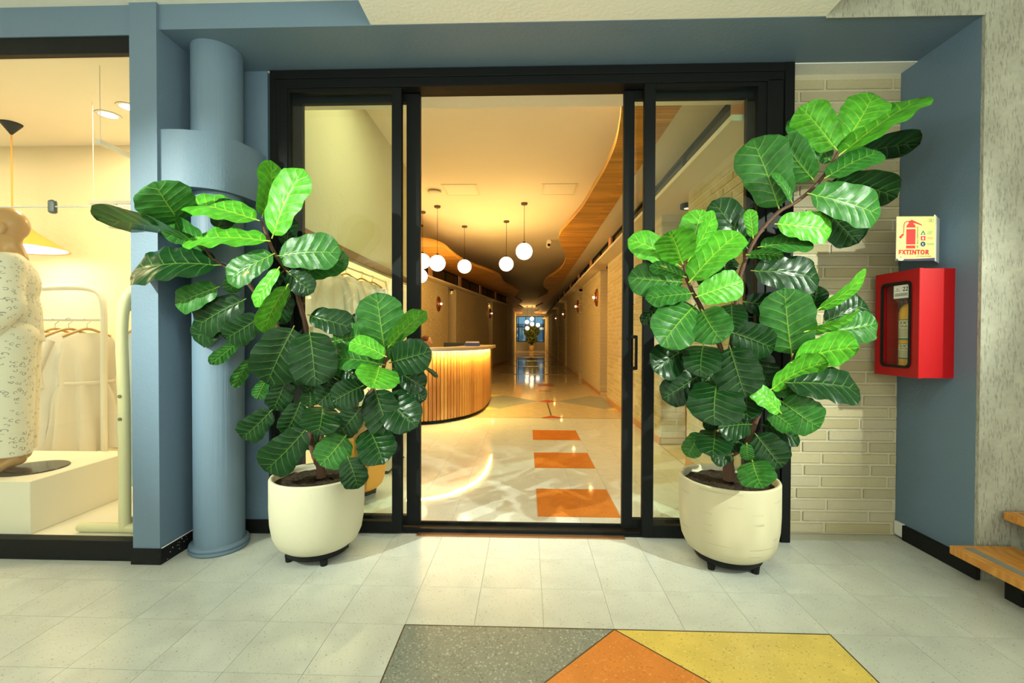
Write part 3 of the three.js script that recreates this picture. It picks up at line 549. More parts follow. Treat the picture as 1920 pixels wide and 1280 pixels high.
// wavy wooden soffits
{
  const wr = spline([[1.16, -0.77], [1.247, -1.02], [1.307, -1.37], [1.357, -1.81], [1.368, -2.4], [1.336, -3.16], [1.30, -3.92], [1.187, -4.87], [1.118, -5.44], [1.122, -6.0], [1.312, -7.24], [1.43, -8.15], [1.455, -9.5], [1.36, -10.6], [1.20, -11.6], [1.10, -12.9], [1.16, -14.3], [1.40, -15.8], [1.36, -17.4], [1.10, -18.9], [1.14, -20.6], [1.42, -22.2], [1.30, -24.0], [1.08, -25.8], [1.30, -27.8], [1.42, -29.6], [1.12, -31.4], [1.2, -33.4], [1.5, -35.2]], 260);
  solo('soffit', 'wavy edged wooden ceiling soffit along the right wall of the corridor', 'soffit', slabShape([...wr, [1.735, -35.2], [1.735, -0.77]], 3.058, 3.13), soffitWood, null, null, ST);
  tag(mesh(scene, 'trim_002', bx(1.735, 2.07, 3.06, 3.6, -37.3, -0.77), ledgeMat), 'plain plaster strip between the right wooden soffit and the clerestory', 'trim', null, ST);
  const wl = spline([[-2.4, -5.0], [-2.05, -5.6], [-1.75, -5.95], [-1.487, -6.13], [-1.352, -6.25], [-1.247, -6.456], [-1.169, -6.75], [-1.137, -7.39], [-1.053, -8.3], [-0.853, -9.21], [-0.672, -9.776], [-0.491, -10.344], [-0.307, -11.16], [-0.247, -13.1], [-0.03, -14.37], [0.18, -15.6], [0.12, -17.2], [-0.05, -18.6], [0.15, -20.4], [0.28, -22], [0.02, -24], [0.22, -26], [0.30, -28], [0.05, -30], [0.2, -32.2], [0.1, -35.2]], 240);
  solo('soffit', 'wavy edged wooden ceiling soffit along the left wall of the corridor', 'soffit', slabShape([...wl.slice().reverse(), [-2.72, -5.0], [-0.44, -19.2], [-0.44, -35.2]], 3.058, 3.13), soffitWood, null, null, ST);
}
// far end wall with its window
{
  const w = thing('wall_back', 'low grey wall under the window at the far end of the corridor', 'wall', [0, 0, 0], null, ST); w.name = 'wall_back_002';
  mesh(w, 'wall_plaster', join([bx(-0.6, 2.5, 0, 0.72, -37.5, -37.3), bx(-0.6, 2.5, 2.95, 3.7, -37.5, -37.3)]), mat([0.6, 0.58, 0.55], { roughness: 0.8 }));
  const f = thing('window', 'black framed window at the far end of the corridor', 'window', [0, 0, -37.3], null, ST); f.name = 'window_3';
  for (const x of [-0.36, -0.22, 0.43, 1.22, 1.93, 2.02]) mesh(f, 'mullion', bx(x, x + 0.06, 0.72, 2.95, -0.06, 0), blackFrame);
  for (const y of [0.72, 2.0, 2.9]) mesh(f, 'transom', bx(-0.36, 2.08, y, y + 0.06, -0.05, -0.01), blackFrame);
  for (const [a, b] of [[-0.3, -0.22], [-0.16, 0.43], [0.49, 1.22], [1.28, 1.93]]) for (const [c, d] of [[0.78, 2.0], [2.06, 2.9]]) mesh(f, 'pane', new THREE.PlaneGeometry(b - a, d - c), glassClear, [(a + b) / 2, (c + d) / 2, -0.03]);
  const bd = thing('building', 'blue grey building outside the far window of the corridor', 'building', [0, 0, -48]);
  mesh(bd, 'facade', bx(-8, 10, -4, 2.6, -1, 0), mat([0.25, 0.3, 0.33], { roughness: 0.9 }));
  const lit = new THREE.MeshStandardMaterial({ color: 0x223344, emissive: col([1, 0.85, 0.5]), emissiveIntensity: 0.9 }), pale = mat([0.55, 0.7, 0.75]);
  for (const [x, y, m] of [[-0.7, 1.3, lit], [-0.7, 2.0, lit], [0.3, 1.7, pale], [1.4, 0.6, pale], [2.2, 0.6, pale], [2.2, 2.1, lit], [0.5, 0.4, pale]]) mesh(bd, 'lit_window', bx(x - 0.22, x + 0.22, y - 0.16, y + 0.16, 0, 0.03), m);
}
// ------------------------------------------------------------------ lamps of the corridor
const globeMat = new THREE.MeshStandardMaterial({ color: 0xffffff, roughness: 0.4, emissive: col([1.0, 0.86, 0.66]), emissiveIntensity: 2.4 });
function globe(x, z, y, r, label, power, top = 3.6, group) {
  const o = thing('pendant_lamp', label, 'pendant lamp', [x, y, z], group);
  mesh(o, 'globe', new THREE.SphereGeometry(r, 32, 20), globeMat);
  mesh(o, 'cable', cyl(0.004, 0.004, r, top - y - 0.02, 0, 0, 8), blackFrame);
  mesh(o, 'canopy', cyl(0.055, 0.06, top - y - 0.03, top - y, 0, 0, 24), mat([0.08, 0.05, 0.03]));
  mesh(o, 'cap', cyl(0.03, 0.02, r - 0.004, r + 0.025, 0, 0, 16), blackFrame);
  if (power) bulbLight(o, FOYER_LIGHT, power, [0, 0, 0], r * 0.97);
}
const GL = 'glowing globe pendant lamp over the reception, ';
globe(-1.102, -5.69, 2.565, 0.147, GL + 'lower one before the left soffit', GLOBE_POWER);
globe(-0.813, -7.20, 2.735, 0.148, GL + 'hanging against the wavy edge of the left soffit', GLOBE_POWER);
globe(0.103, -6.79, 2.72, 0.148, GL + 'second from the wavy right soffit', GLOBE_POWER);
globe(0.475, -5.54, 2.745, 0.148, GL + 'the one closest to the wavy right soffit', GLOBE_POWER);
globe(-1.456, -6.05, 2.66, 0.148, GL + 'upper of the two beside the boutique wall', GLOBE_POWER);
globe(-1.74, -7.1, 2.52, 0.148, GL + 'lower of the two beside the boutique wall', GLOBE_POWER);
for (const [dx, y, dz] of [[-0.02, 2.60, -33.5], [-0.30, 2.36, -33.9], [0.32, 2.10, -33.2], [0.0, 2.18, -33.8], [-0.28, 1.85, -33.4]]) globe(0.97 + dx * 1.4, dz, y, 0.16, 'glowing globe pendant in the cluster before the far window', 2.2, 3.6, 'globe cluster at the far end');
[[-0.35, -1.45], [1.05, -1.45]].forEach(([x, z], i) => {   // recessed lights just inside the doors, above the cream beam
  const o = thing('entry_downlight', 'square recessed downlight in the corridor ceiling just inside the doors', 'ceiling light', [x, 3.6, z], 'entry downlights');
  mesh(o, 'trim_ring', join([bx(-0.12, 0.12, -0.006, 0.002, 0.1, 0.12), bx(-0.12, 0.12, -0.006, 0.002, -0.12, -0.1), bx(-0.12, -0.1, -0.006, 0.002, -0.1, 0.1), bx(0.1, 0.12, -0.006, 0.002, -0.1, 0.1)]), whitePaint);
  mesh(o, 'diffuser', bx(-0.1, 0.1, -0.003, 0.001, -0.1, 0.1), globeMat);
  areaLight(o, [1.0, 0.93, 0.58], ENTRY_POWER, 0.2, 0.2, [0, -0.01, 0], [0, -1, 0.001]);
});
const copper = mat([0.30, 0.11, 0.05], { roughness: 0.3, metalness: 0.8 });
function sconce(pos, rotY, label) {
  const o = thing('wall_sconce', label, 'wall lamp', pos); o.rotation.y = rotY;
  const g = lathe([[0.001, 0.03], [0.06, 0.035], [0.12, 0.045], [0.17, 0.04], [0.195, 0.02], [0.2, 0.004], [0.195, 0], [0.001, 0]], 40); g.rotateX(Math.PI / 2); g.scale(0.72, 1, 1); mesh(o, 'disc', g, copper).userData.label = 'copper disc';
  mesh(o, 'bulb', new THREE.SphereGeometry(0.03, 16, 12), globeMat, [0, 0, 0.08]);
  const ring = new THREE.TorusGeometry(0.105, 0.006, 6, 32); ring.scale(0.72, 1, 1); ring.translate(0, 0, 0.06); mesh(o, 'ring', ring, copper);
  bulbLight(o, FOYER_LIGHT, 0.1, [0, 0, 0.13], 0.03);
}
sconce([2.068, 2.09, -7.46], -Math.PI / 2, 'oval copper wall lamp on the right brick wall after the second door recess');
sconce([2.068, 2.13, -11.1], -Math.PI / 2, 'oval copper wall lamp on the right brick wall past the third door recess');
sconce([2.068, 2.13, -15.9], -Math.PI / 2, 'oval copper wall lamp on the right brick wall deep in the corridor');
sconce([2.068, 2.13, -20.4], -Math.PI / 2, 'small far copper wall lamp on the right brick wall');
sconce([-1.82, 2.09, -9.45], Math.atan2(14.8, 2.2), 'oval copper wall lamp on the left brick wall behind the reception');
sconce([-0.93, 2.13, -15.4], Math.atan2(14.8, 2.2), 'oval copper wall lamp on the left brick wall past the door recess');
const lensMat = new THREE.MeshStandardMaterial({ color: 0xffffff, emissive: col([1, 0.9, 0.7]), emissiveIntensity: 1.0 });
function downlight(x, y, z, label, power, r = 0.05) {
  const o = thing('downlight', label, 'downlight', [x, y, z]);
  mesh(o, 'housing', cyl(r, r, -0.045, 0, 0, 0, 24), blackFrame);
  mesh(o, 'lens', cyl(r * 0.45, r * 0.45, -0.048, -0.044, 0, 0, 16), lensMat);
  if (power) spot(o, FOYER_LIGHT, power, [0, -0.052, 0], [0, -2, 0], 0.75, 0.8, r * 0.45);
}
downlight(2.2, 2.634, -2.3, 'small black downlight under the ledge in the first door recess', 7, 0.07);
downlight(2.16, 2.634, -6.6, 'small black downlight under the ledge in the second door recess', 3);
downlight(2.16, 2.634, -10.5, 'small black downlight under the ledge in the third door recess', 0.8);
downlight(-1.72, 2.634, -11.05, 'small black downlight under the left ledge behind the reception', 1);
downlight(-1.02, 2.634, -15.9, 'small black downlight under the left ledge deep in the corridor', 0.6);
{ // ceiling fittings
  const fr = mat([0.74, 0.72, 0.60], { roughness: 0.7 });
  const hatch = (x, z, label) => { const o = thing('access_panel', label, 'ceiling hatch', [x, 3.6, z]); mesh(o, 'frame', join([bx(-0.28, 0.28, -0.008, 0, 0.25, 0.28), bx(-0.28, 0.28, -0.008, 0, -0.28, -0.25), bx(-0.28, -0.25, -0.008, 0, -0.25, 0.25), bx(0.25, 0.28, -0.008, 0, -0.25, 0.25)]), fr); mesh(o, 'panel', bx(-0.245, 0.245, -0.005, 0, -0.245, 0.245), whitePaint); };
  hatch(-0.54, -4.8, 'square access panel in the white ceiling beside the smoke detector'); hatch(1.03, -4.8, 'square access panel in the white ceiling beside the wavy right soffit');
  const sd = thing('smoke_detector', 'round white smoke detector on the corridor ceiling', 'smoke detector', [-0.98, 3.6, -4.83]); mesh(sd, 'base', cyl(0.1, 0.1, -0.02, 0), mat([0.35, 0.3, 0.22])); mesh(sd, 'dome', lathe([[0.001, -0.06], [0.06, -0.058], [0.105, -0.04], [0.11, -0.02], [0.001, -0.02]], 32), whitePaint);
  const cc = thing('security_camera', 'small white security camera on the corridor ceiling near the right soffit', 'security camera', [1.06, 3.6, -8.67]); mesh(cc, 'mount', cyl(0.03, 0.04, -0.05, 0), whitePaint); const bod = cyl(0.06, 0.06, -0.08, 0.08); bod.rotateX(Math.PI / 2 - 0.5); mesh(cc, 'body', bod, whitePaint, [0, -0.1, 0]); mesh(cc, 'lens', new THREE.SphereGeometry(0.035, 16, 12), blackFrame, [0, -0.13, 0.075]);
}
// ------------------------------------------------------------------ reception desk
{
  const plan = [[-1.14, -3.715], [-1.04, -3.72], [-0.94, -3.743], [-0.733, -3.835], [-0.54, -4.03], [-0.345, -4.36], [-0.215, -4.85], [-0.172, -5.4], [-0.172, -5.9], [-0.172, -6.2]];
  const cur = new THREE.CatmullRomCurve3(plan.map((p) => V(p[0], 0, p[1]))), L = cur.getLength(), n = Math.round(L / 0.0585);
  const o = thing('reception_desk', 'curved reception desk clad in vertical oak slats with a thin stone top', 'desk');
  const pts = cur.getSpacedPoints(60).map((p) => [p.x, p.z]);
  const inner = (d) => { const out = []; for (let i = 0; i <= 60; i++) { const p = cur.getPointAt(i / 60), t = cur.getTangentAt(i / 60); out.push([p.x - d * -t.z, p.z - d * t.x]); } return out; };
  // outward normal of the front is (-tz, tx) turned to face the doors and the corridor
  mesh(o, 'carcass', slabShape([...inner(0.02), ...inner(0.12).reverse()], 0.06, 1.03), oakMats[2]);
  mesh(o, 'plinth', slabShape([...inner(0.04), ...inner(0.1).reverse()], 0, 0.06), blackTrim);
  mesh(o, 'counter_top', slabShape([...inner(-0.10), ...inner(0.42).reverse()], 1.03, 1.075), mat([0.50, 0.42, 0.30], { roughness: 0.4 }));
  const sg = worldUV(new RoundedBoxGeometry(0.047, 0.965, 0.022, 1, 0.004)); const r = rng(77);
  for (let i = 0; i < n; i++) { const u = (i + 0.5) / n, p = cur.getPointAt(u), t = cur.getTangentAt(u); const m = mesh(o, 'slat', sg, oakMats[(r() * 4) | 0], [p.x + 0.0 * t.x, 0.535, p.z]); m.rotation.y = Math.atan2(-t.z, t.x); }
  const led = new THREE.MeshStandardMaterial({ color: 0xffffff, emissive: col([1, 0.72, 0.3]), emissiveIntensity: 5 });
  const lp = inner(-0.045).map((p) => V(p[0], 1.024, p[1])); mesh(o, 'led_strip', new THREE.TubeGeometry(new THREE.CatmullRomCurve3(lp), 60, 0.005, 6), led).userData.label = 'warm light strip under the counter top';
  for (let i = 0; i < 9; i++) { const q = lp[3 + i * 6], ta = lp[5 + i * 6].clone().sub(lp[1 + i * 6]); const l = areaLight(o, [1, 0.64, 0.16], 1100, L * 0.1, 0.008, [q.x, 1.017, q.z], [0, -1, 0.001]); ta.y = 0; ta.normalize(); l.quaternion.setFromRotationMatrix(new THREE.Matrix4().makeBasis(ta, V(0, 1, 0).cross(ta), V(0, 1, 0))); }
  const it = thing('computer_monitor', 'dark computer monitor standing on the reception desk', 'monitor', [-0.74, 0.74, -5.35]); mesh(it, 'screen', rbx(-0.18, 0.18, 0.10, 0.39, -0.015, 0.015, 0.005), mat([0.05, 0.05, 0.04], { roughness: 0.5 })); mesh(it, 'stand', join([cyl(0.1, 0.1, 0, 0.012), bx(-0.02, 0.02, 0, 0.14, -0.03, -0.01)]), blackFrame); it.rotation.y = 0.15;
  const inn = thing('office_table', 'low work surface behind the reception desk', 'table', [-0.65, 0, -5.5]); mesh(inn, 'tabletop', rbx(-0.33, 0.33, 0.70, 0.74, -0.4, 0.4, 0.005), oakMats[2]); for (const [a, b] of [[-0.28, -0.35], [0.28, -0.35], [-0.28, 0.35], [0.28, 0.35]]) mesh(inn, 'leg', bx(a - 0.02, a + 0.02, 0, 0.7, b - 0.02, b + 0.02), blackFrame);
  const bk = thing('brochure_box', 'blue and white brochure box on the reception counter', 'box', [-0.40, 1.075, -5.2]); mesh(bk, 'tray', rbx(-0.12, 0.12, 0, 0.055, -0.08, 0.08, 0.004), mat([0.08, 0.09, 0.32])); mesh(bk, 'leaflets', rbx(-0.11, 0.11, 0.05, 0.075, -0.07, 0.07, 0.003), whitePaint);
}
// ------------------------------------------------------------------ boutique shell
tag(mesh(scene, 'floor_002', join([bx(-6.1, -1.5, 0.0, 0.11, -0.45, 0.045), bx(-6.1, -1.2, 0.0, 0.11, -4.25, -0.45)]), mat([0.82, 0.78, 0.66], { roughness: 0.35 })), 'pale raised floor of the boutique', 'floor', null, ST);
tag(mesh(scene, 'ceiling_002', bx(-6.1, -1.2, 3.1, 3.3, -4.3, 0.02), mat([0.88, 0.85, 0.74], { roughness: 0.9 })), 'cream ceiling of the boutique', 'ceiling', null, ST);
tag(mesh(scene, 'wall_back_003', join([bx(-6.1, -2.4, 0, 3.2, -1.95, -1.8), bx(-2.5, -2.4, 0, 3.2, -4.3, -1.8)]), mat([0.76, 0.66, 0.44], { roughness: 0.85, bumpMap: T.grainCoarse, bumpScale: 0.002 })), 'warm cream rear wall of the boutique', 'wall', null, ST);
tag(mesh(scene, 'wall_left_011', bx(-6.15, -6, 0, 3.2, -1.9, 0.1), creamWarm), 'cream side wall of the boutique', 'wall', null, ST);
tag(mesh(scene, 'trim_003', rbx(-6, -1.62, 0, 0.112, 0.045, 0.112, 0.004), blackTrim), 'black sill under the boutique window', 'trim', null, ST);
tag(mesh(scene, 'trim_004', rbx(-6, -1.62, 2.785, 2.876, 0.07, 0.113, 0.004), blackTrim), 'black header above the boutique window', 'trim', null, ST);
{
  const w = thing('window', 'frameless boutique window of two stacked glass sheets with grey clamps', 'window', [0, 0, 0], null, ST); w.name = 'window_4';
  mesh(w, 'glass_pane', new THREE.PlaneGeometry(4.38, 1.846), glassClear, [-3.81, 1.034, 0.085]);
  mesh(w, 'glass_pane', new THREE.PlaneGeometry(4.38, 0.824), glassClear, [-3.81, 2.375, 0.085]);
  mesh(w, 'glass_joint', bx(-6, -1.62, 1.957, 1.963, 0.08, 0.09), mat([0.75, 0.75, 0.68], { roughness: 0.3 }));
  for (const x of [-1.635, -2.11, -3.3, -4.5]) mesh(w, 'glass_clamp', rbx(x - 0.018, x + 0.018, 1.922, 1.998, 0.068, 0.104, 0.014, 4), mat([0.20, 0.22, 0.21], { roughness: 0.35, metalness: 0.6 }));
  const s = thing('window', 'display glass of the boutique facing the corridor under a bronze bar', 'window', [0, 0, 0], null, ST); s.name = 'window_5';
  const pg = new THREE.PlaneGeometry(3.78, 1.9); pg.rotateY(Math.PI / 2); mesh(s, 'glass_pane', pg, glassClear, [-1.19, 1.03, -2.35]);
  mesh(s, 'head_bar', rbx(-1.22, -1.145, 1.975, 2.06, -4.25, -0.46, 0.006), mat([0.16, 0.09, 0.035], { roughness: 0.25, metalness: 0.8 })).userData.label = 'dark bronze bar';
  mesh(s, 'sill', bx(-1.24, -1.16, 0, 0.11, -4.25, -0.45), blackTrim);
  mesh(s, 'end_post', bx(-1.24, -1.15, 0, 3.62, -4.3, -4.22), creamWarm);
}
// shop lamps
const shopGlow = new THREE.MeshStandardMaterial({ color: 0xffffff, emissive: col([1.0, 0.9, 0.68]), emissiveIntensity: 3 });
[[-2.71, -1.08], [-3.6, -0.5], [-4.8, -0.9], [-3.0, -1.2], [-1.8, -2.3], [-1.8, -3.5]].forEach(([x, z], i) => {
  const o = thing('shop_downlight', 'round recessed downlight in the boutique ceiling', 'ceiling light', [x, 3.1, z], 'recessed downlights of the boutique');
  mesh(o, 'trim_ring', lathe([[0.065, -0.004], [0.085, -0.006], [0.09, 0], [0.065, 0]], 32), whitePaint);
  mesh(o, 'lens', cyl(0.066, 0.066, -0.003, 0.002), shopGlow);
  areaLight(o, SHOP_LIGHT, SHOP_POWER * (i > 3 ? 1.8 : 1) * (0.36 * 0.36) / (0.13 * 0.13), 0.13, 0.13, [0, -0.01, 0], [0, -1, 0.001]);
});
{
  const o = thing('pendant_lamp', 'orange cone pendant lamp on an orange cord in the boutique', 'pendant lamp', [-4.0, 0.07, -1.33]);
  mesh(o, 'shade', lathe([[0.03, 2.20], [0.05, 2.20], [0.16, 2.09], [0.37, 1.945], [0.375, 1.94], [0.365, 1.942], [0.155, 2.08], [0.045, 2.19]], 48), mat([0.80, 0.34, 0.04], { roughness: 0.45 })).userData.label = 'orange cone shade';
  mesh(o, 'diffuser', lathe([[0.001, 1.925], [0.2, 1.93], [0.355, 1.946], [0.001, 1.95]], 48), shopGlow);
  mesh(o, 'cord', cyl(0.006, 0.006, 2.2, 2.96, 0, 0, 8), mat([0.75, 0.36, 0.04]));
  mesh(o, 'canopy', lathe([[0.006, 2.93], [0.02, 2.95], [0.07, 3.02], [0.075, 3.03], [0.001, 3.03]], 32), blackTrim);
  areaLight(o, SHOP_LIGHT, 20, 0.45, 0.45, [0, 1.915, 0], [0, -1, 0.001]);
  const tr = thing('track_light', 'white suspended lighting track with two spot heads in the boutique', 'track light', [0, 0, 0]);
  mesh(tr, 'track', join([bx(-2.963, -1.9, 2.292, 2.315, -1.02, -0.98)]), whitePaint);
  mesh(tr, 'track', bx(-2.435, -2.4, 2.56, 2.59, -1.78, -0.5), whitePaint);
  for (const [x, y, z] of [[-2.757, 2.27, -1.0], [-2.417, 2.54, -0.84]]) { mesh(tr, 'spot_head', join([cyl(0.045, 0.045, -0.17, -0.04, x, z).translate(0, y, 0), cyl(0.012, 0.012, -0.04, 0.03, x, z, 10).translate(0, y, 0)]), whitePaint); }
  for (const [x, z, y] of [[-2.94, -1.0, 2.315], [-2.417, -0.52, 2.59]]) mesh(tr, 'suspension_wire', cyl(0.0025, 0.0025, y, 3.1, x, z, 6), whitePaint);
}
// plinth and racks
solo('display_plinth', 'low cream display plinth under the mannequin', 'plinth', rbx(-3.6, -2.30, 0.11, 0.415, -0.62, 0.05, 0.006), mat([0.78, 0.74, 0.60], { roughness: 0.5 }));
solo('display_plinth', 'tall cream display plinth inside the doors behind the orange planter', 'plinth', rbx(-1.13, -0.71, 0.03, 0.72, -2.1, -1.5, 0.006), mat([0.74, 0.71, 0.58], { roughness: 0.5 }));
solo('plinth_foot', 'dark recessed foot under the tall cream plinth inside the doors', 'plinth foot', bx(-1.11, -0.73, 0, 0.03, -2.08, -1.52), blackTrim);
const rackPaint = mat([0.74, 0.69, 0.40], { roughness: 0.45 }), rackWhite = mat([0.80, 0.76, 0.62], { roughness: 0.45 });
{
  const o = thing('clothes_rack', 'pale yellow tubular clothes rack close to the window', 'clothes rack', [-1.79, 0.11, 0]);
  const P = (z) => tube([[0, 0.02, z], [0, 0.6, z], [0, 1.30, z], [0.02, 1.385, z], [0.10, 1.42, z], [0.16, 1.42, z]], 0.029, 40, 12);
  mesh(o, 'upright', tube([[0, 0.03, 0], [0, 0.7, 0], [0, 1.28, 0], [0.025, 1.385, -0.02], [0.08, 1.43, -0.1], [0.10, 1.43, -0.5], [0.10, 1.43, -1.0]], 0.030, 60, 12), rackPaint);
  mesh(o, 'hanging_rail', tube([[0.0, 1.295, -0.01], [0.07, 1.295, -0.3], [0.10, 1.295, -1.0]], 0.016, 20, 10), rackPaint);
  mesh(o, 'foot', tube([[-0.27, 0.028, 0.0], [0, 0.028, 0], [0.16, 0.028, 0]], 0.026, 20, 10), rackPaint);
  mesh(o, 'brace', tube([[0.0, 0.06, -0.02], [0.1, 0.03, -0.5], [0.1, 0.03, -1.0]], 0.018, 14, 8), rackPaint);
  for (const y of [0.79, 0.66]) { const g = cyl(0.010, 0.010, 0.0, 0.006); g.rotateX(Math.PI / 2); mesh(o, 'bolt', g, mat([0.3, 0.25, 0.12], { metalness: 0.8, roughness: 0.3 }), [0.002, y, 0.028]); }
  const q = thing('clothes_rack', 'cream tubular clothes rack full of white dresses behind the mannequin', 'clothes rack', [-3.06, 0.11, -1.2]);
  mesh(q, 'upright', tube([[0, 0.02, 0], [0, 0.8, 0], [0, 1.40, 0], [-0.03, 1.49, 0], [-0.12, 1.53, 0], [-0.7, 1.53, 0], [-1.3, 1.53, 0], [-1.42, 1.47, 0], [-1.45, 1.38, 0], [-1.45, 0.02, 0]], 0.024, 90, 12), rackWhite);
  mesh(q, 'hanging_rail', tube([[0, 1.27, 0], [-0.7, 1.27, 0], [-1.45, 1.27, 0]], 0.015, 12, 10), rackWhite);
  mesh(q, 'foot', join([tube([[0, 0.02, -0.25], [0, 0.02, 0.25]], 0.02, 8, 8), tube([[-1.45, 0.02, -0.25], [-1.45, 0.02, 0.25]], 0.02, 8, 8)]), rackWhite);
}
const hangerWood = mat([0.62, 0.34, 0.10], { roughness: 0.4 }), steel = mat([0.6, 0.58, 0.52], { roughness: 0.25, metalness: 1 });
function garment(pos, rotY, { h, top, bottom, depth, flare = 0, sleeves = 0, color, seed, belt, label, group, trousers }) {
  const o = thing(trousers ? 'hanging_trousers' : 'hanging_dress', label, trousers ? 'trousers' : 'dress', pos, group); o.rotation.y = rotY;
  const r = rng(seed), ph = r() * 6, rings = 26, seg = 40, P = [], I = [], m = mat(color, { roughness: 0.85, side: THREE.DoubleSide });
  for (let i = 0; i <= rings; i++) {
    const t = i / rings, y = -h * t; const w = lerp(top, bottom, smooth(0.1, 1, t)) * (t < 0.06 ? lerp(0.5, 1, Math.sqrt(t / 0.06)) : 1) * (belt ? 1 - 0.14 * Math.exp(-Math.pow((t - belt) / 0.08, 2)) : 1), d = depth * (0.45 + 0.55 * smooth(0, 0.2, t)) + flare * t;
    for (let j = 0; j < seg; j++) { const a = j / seg * 6.2832, f = 1 + (0.10 + 0.20 * t) * Math.sin(a * 7 + ph + 1.5 * t) * smooth(0.03, 0.35, t) + 0.06 * Math.sin(a * 13 + ph * 2) * t; P.push(w * Math.cos(a) * f + 0.008 * Math.sin(9 * t + ph), y + 0.012 * Math.sin(a * 7 + ph) * t, d * Math.sin(a) * f); }
  }
  for (let i = 0; i < rings; i++) for (let j = 0; j < seg; j++) { const a = i * seg + j, b = i * seg + (j + 1) % seg, c = a + seg, d = b + seg; I.push(a, b, c, b, d, c); }
  const g = new THREE.BufferGeometry(); g.setAttribute('position', new THREE.Float32BufferAttribute(P, 3)); g.setIndex(I); g.computeVertexNormals(); mesh(o, 'cloth', g, m);
  if (sleeves) for (const s of [-1, 1]) mesh(o, 'sleeve', (() => { const c = new THREE.CatmullRomCurve3([V(s * top * 0.8, -0.06, 0), V(s * (top + 0.03), -0.25, 0.01), V(s * (top + 0.04), -sleeves * 0.7, 0.0), V(s * (top + 0.03), -sleeves, 0.01)]); const t = new THREE.TubeGeometry(c, 16, 0.055, 12); t.scale(1, 1, 1); return t; })(), m);
  if (belt) { const b = new THREE.TorusGeometry(1, 0.07, 6, 40); b.rotateX(Math.PI / 2); b.scale(top * 1.0, 0.25, depth * 1.25 + 0.02); mesh(o, 'belt', b, m, [0, -h * belt, 0]); }
  const hg = tube([[-top * 0.9, -0.03, 0], [-top * 0.5, 0.005, 0], [0, 0.035, 0], [top * 0.5, 0.005, 0], [top * 0.9, -0.03, 0]], 0.011, 24, 8); mesh(o, 'hanger', hg, hangerWood).userData.label = 'wooden hanger';
  mesh(o, 'hook', tube([[0, 0.03, 0], [0, 0.075, 0], [0.022, 0.10, 0], [0.0, 0.128, 0], [-0.02, 0.112, 0]], 0.003, 24, 6), steel);
  return o;
}
const W1 = [0.80, 0.77, 0.68], W2 = [0.76, 0.70, 0.56], W3 = [0.82, 0.80, 0.74];
[[-3.20, 1.0, W2, 'cream belted linen dress hanging at the near end of the white rack', 0.42, 0], [-3.34, 1.02, W1, 'long white sheer dress with sleeves on the white rack', 0, 0.45], [-3.48, 0.92, W3, 'white blouse dress with sleeves in the middle of the white rack', 0, 0.4], [-3.64, 0.75, W1, 'short white tunic on the white rack behind the mannequin', 0, 0.3], [-3.82, 0.9, W3, 'white dress half hidden behind the mannequin', 0, 0]].forEach(([x, h, c, l, belt, sl], i) => garment([x, 1.265, -1.2 + 0.02 * (i % 2)], 0.95 + 0.08 * i, { h: h, top: 0.17, bottom: 0.22, depth: 0.045, flare: 0.05, sleeves: sl, color: c, seed: 100 + i, belt, label: l, group: 'white dresses on the cream rack' }));
garment([-1.86, 1.27, -0.22], 0.12, { h: 0.93, top: 0.13, bottom: 0.12, depth: 0.04, flare: 0.03, color: [0.66, 0.70, 0.66], seed: 120, label: 'pale grey trousers clipped on the rack beside the pier', trousers: true });
garment([-1.70, 1.27, -0.34], 0.2, { h: 1.1, top: 0.12, bottom: 0.12, depth: 0.04, flare: 0.03, color: W3, seed: 121, label: 'white trousers hanging behind the pale grey pair', trousers: true });
[[-1.62, -2.35, [0.78, 0.78, 0.72], 'grey white jacket on a hanger behind the corridor display glass, nearest the doors'], [-1.6, -2.75, [0.80, 0.80, 0.76], 'bright white jacket on a hanger in the middle of the corridor display'], [-1.58, -3.2, [0.74, 0.74, 0.70], 'white jacket with open collar behind the corridor display glass'], [-1.58, -3.6, [0.62, 0.62, 0.58], 'dark trimmed white jacket at the end of the corridor display']].forEach(([x, z, c, l], i) => garment([x, 1.94, z], 0.9, { h: 1.0, top: 0.17, bottom: 0.22, depth: 0.06, flare: 0.04, sleeves: 0.6, color: c, seed: 130 + i, label: l }));
solo('hanging_rail', 'thin steel rail carrying the jackets in the corridor display', 'rail', tube([[-1.6, 2.055, -4.24], [-1.6, 2.055, -2.0], [-1.6, 2.055, -0.46]], 0.012, 20, 8), steel);
// ------------------------------------------------------------------ wooden steps at the right
{
  const wood = new THREE.MeshStandardMaterial({ map: woodTex(90, [0.86, 0.62, 0.30], [0.72, 0.46, 0.18], 1, 3), roughness: 0.5 });
  const o = thing('staircase', 'orange wooden steps with grey grip strips rising against the stucco wall', 'stairs');
  const grip = mat([0.22, 0.23, 0.21], { roughness: 0.95, bumpMap: T.grainFine, bumpScale: 0.002 });
  for (let k = 0; k < 6; k++) {
    const x = 2.69 + k * 0.265, y = 0.185 + k * 0.178; if (k > 5) break;
    const t = mesh(o, 'tread', rbx(x, x + 0.31, y - 0.042, y, 0.15, 1.45, 0.004), wood);
    mesh(t, 'grip_strip', bx(x + 0.045, x + 0.085, y - 0.002, y + 0.0015, 0.18, 1.42), grip);
    if (k === 0) for (const z of [0.34, 1.2]) mesh(o, 'support_post', rbx(x + 0.12, x + 0.20, 0, y - 0.042, z - 0.04, z + 0.04, 0.006), blackTrim);
  }
  const sl = new THREE.BoxGeometry(1.95, 0.16, 0.05); sl.rotateZ(Math.atan2(0.178, 0.265)); for (const z of [0.42, 1.2]) mesh(o, 'stringer', worldUV(sl.clone()), blackTrim, [3.62, 0.60, z]);
}
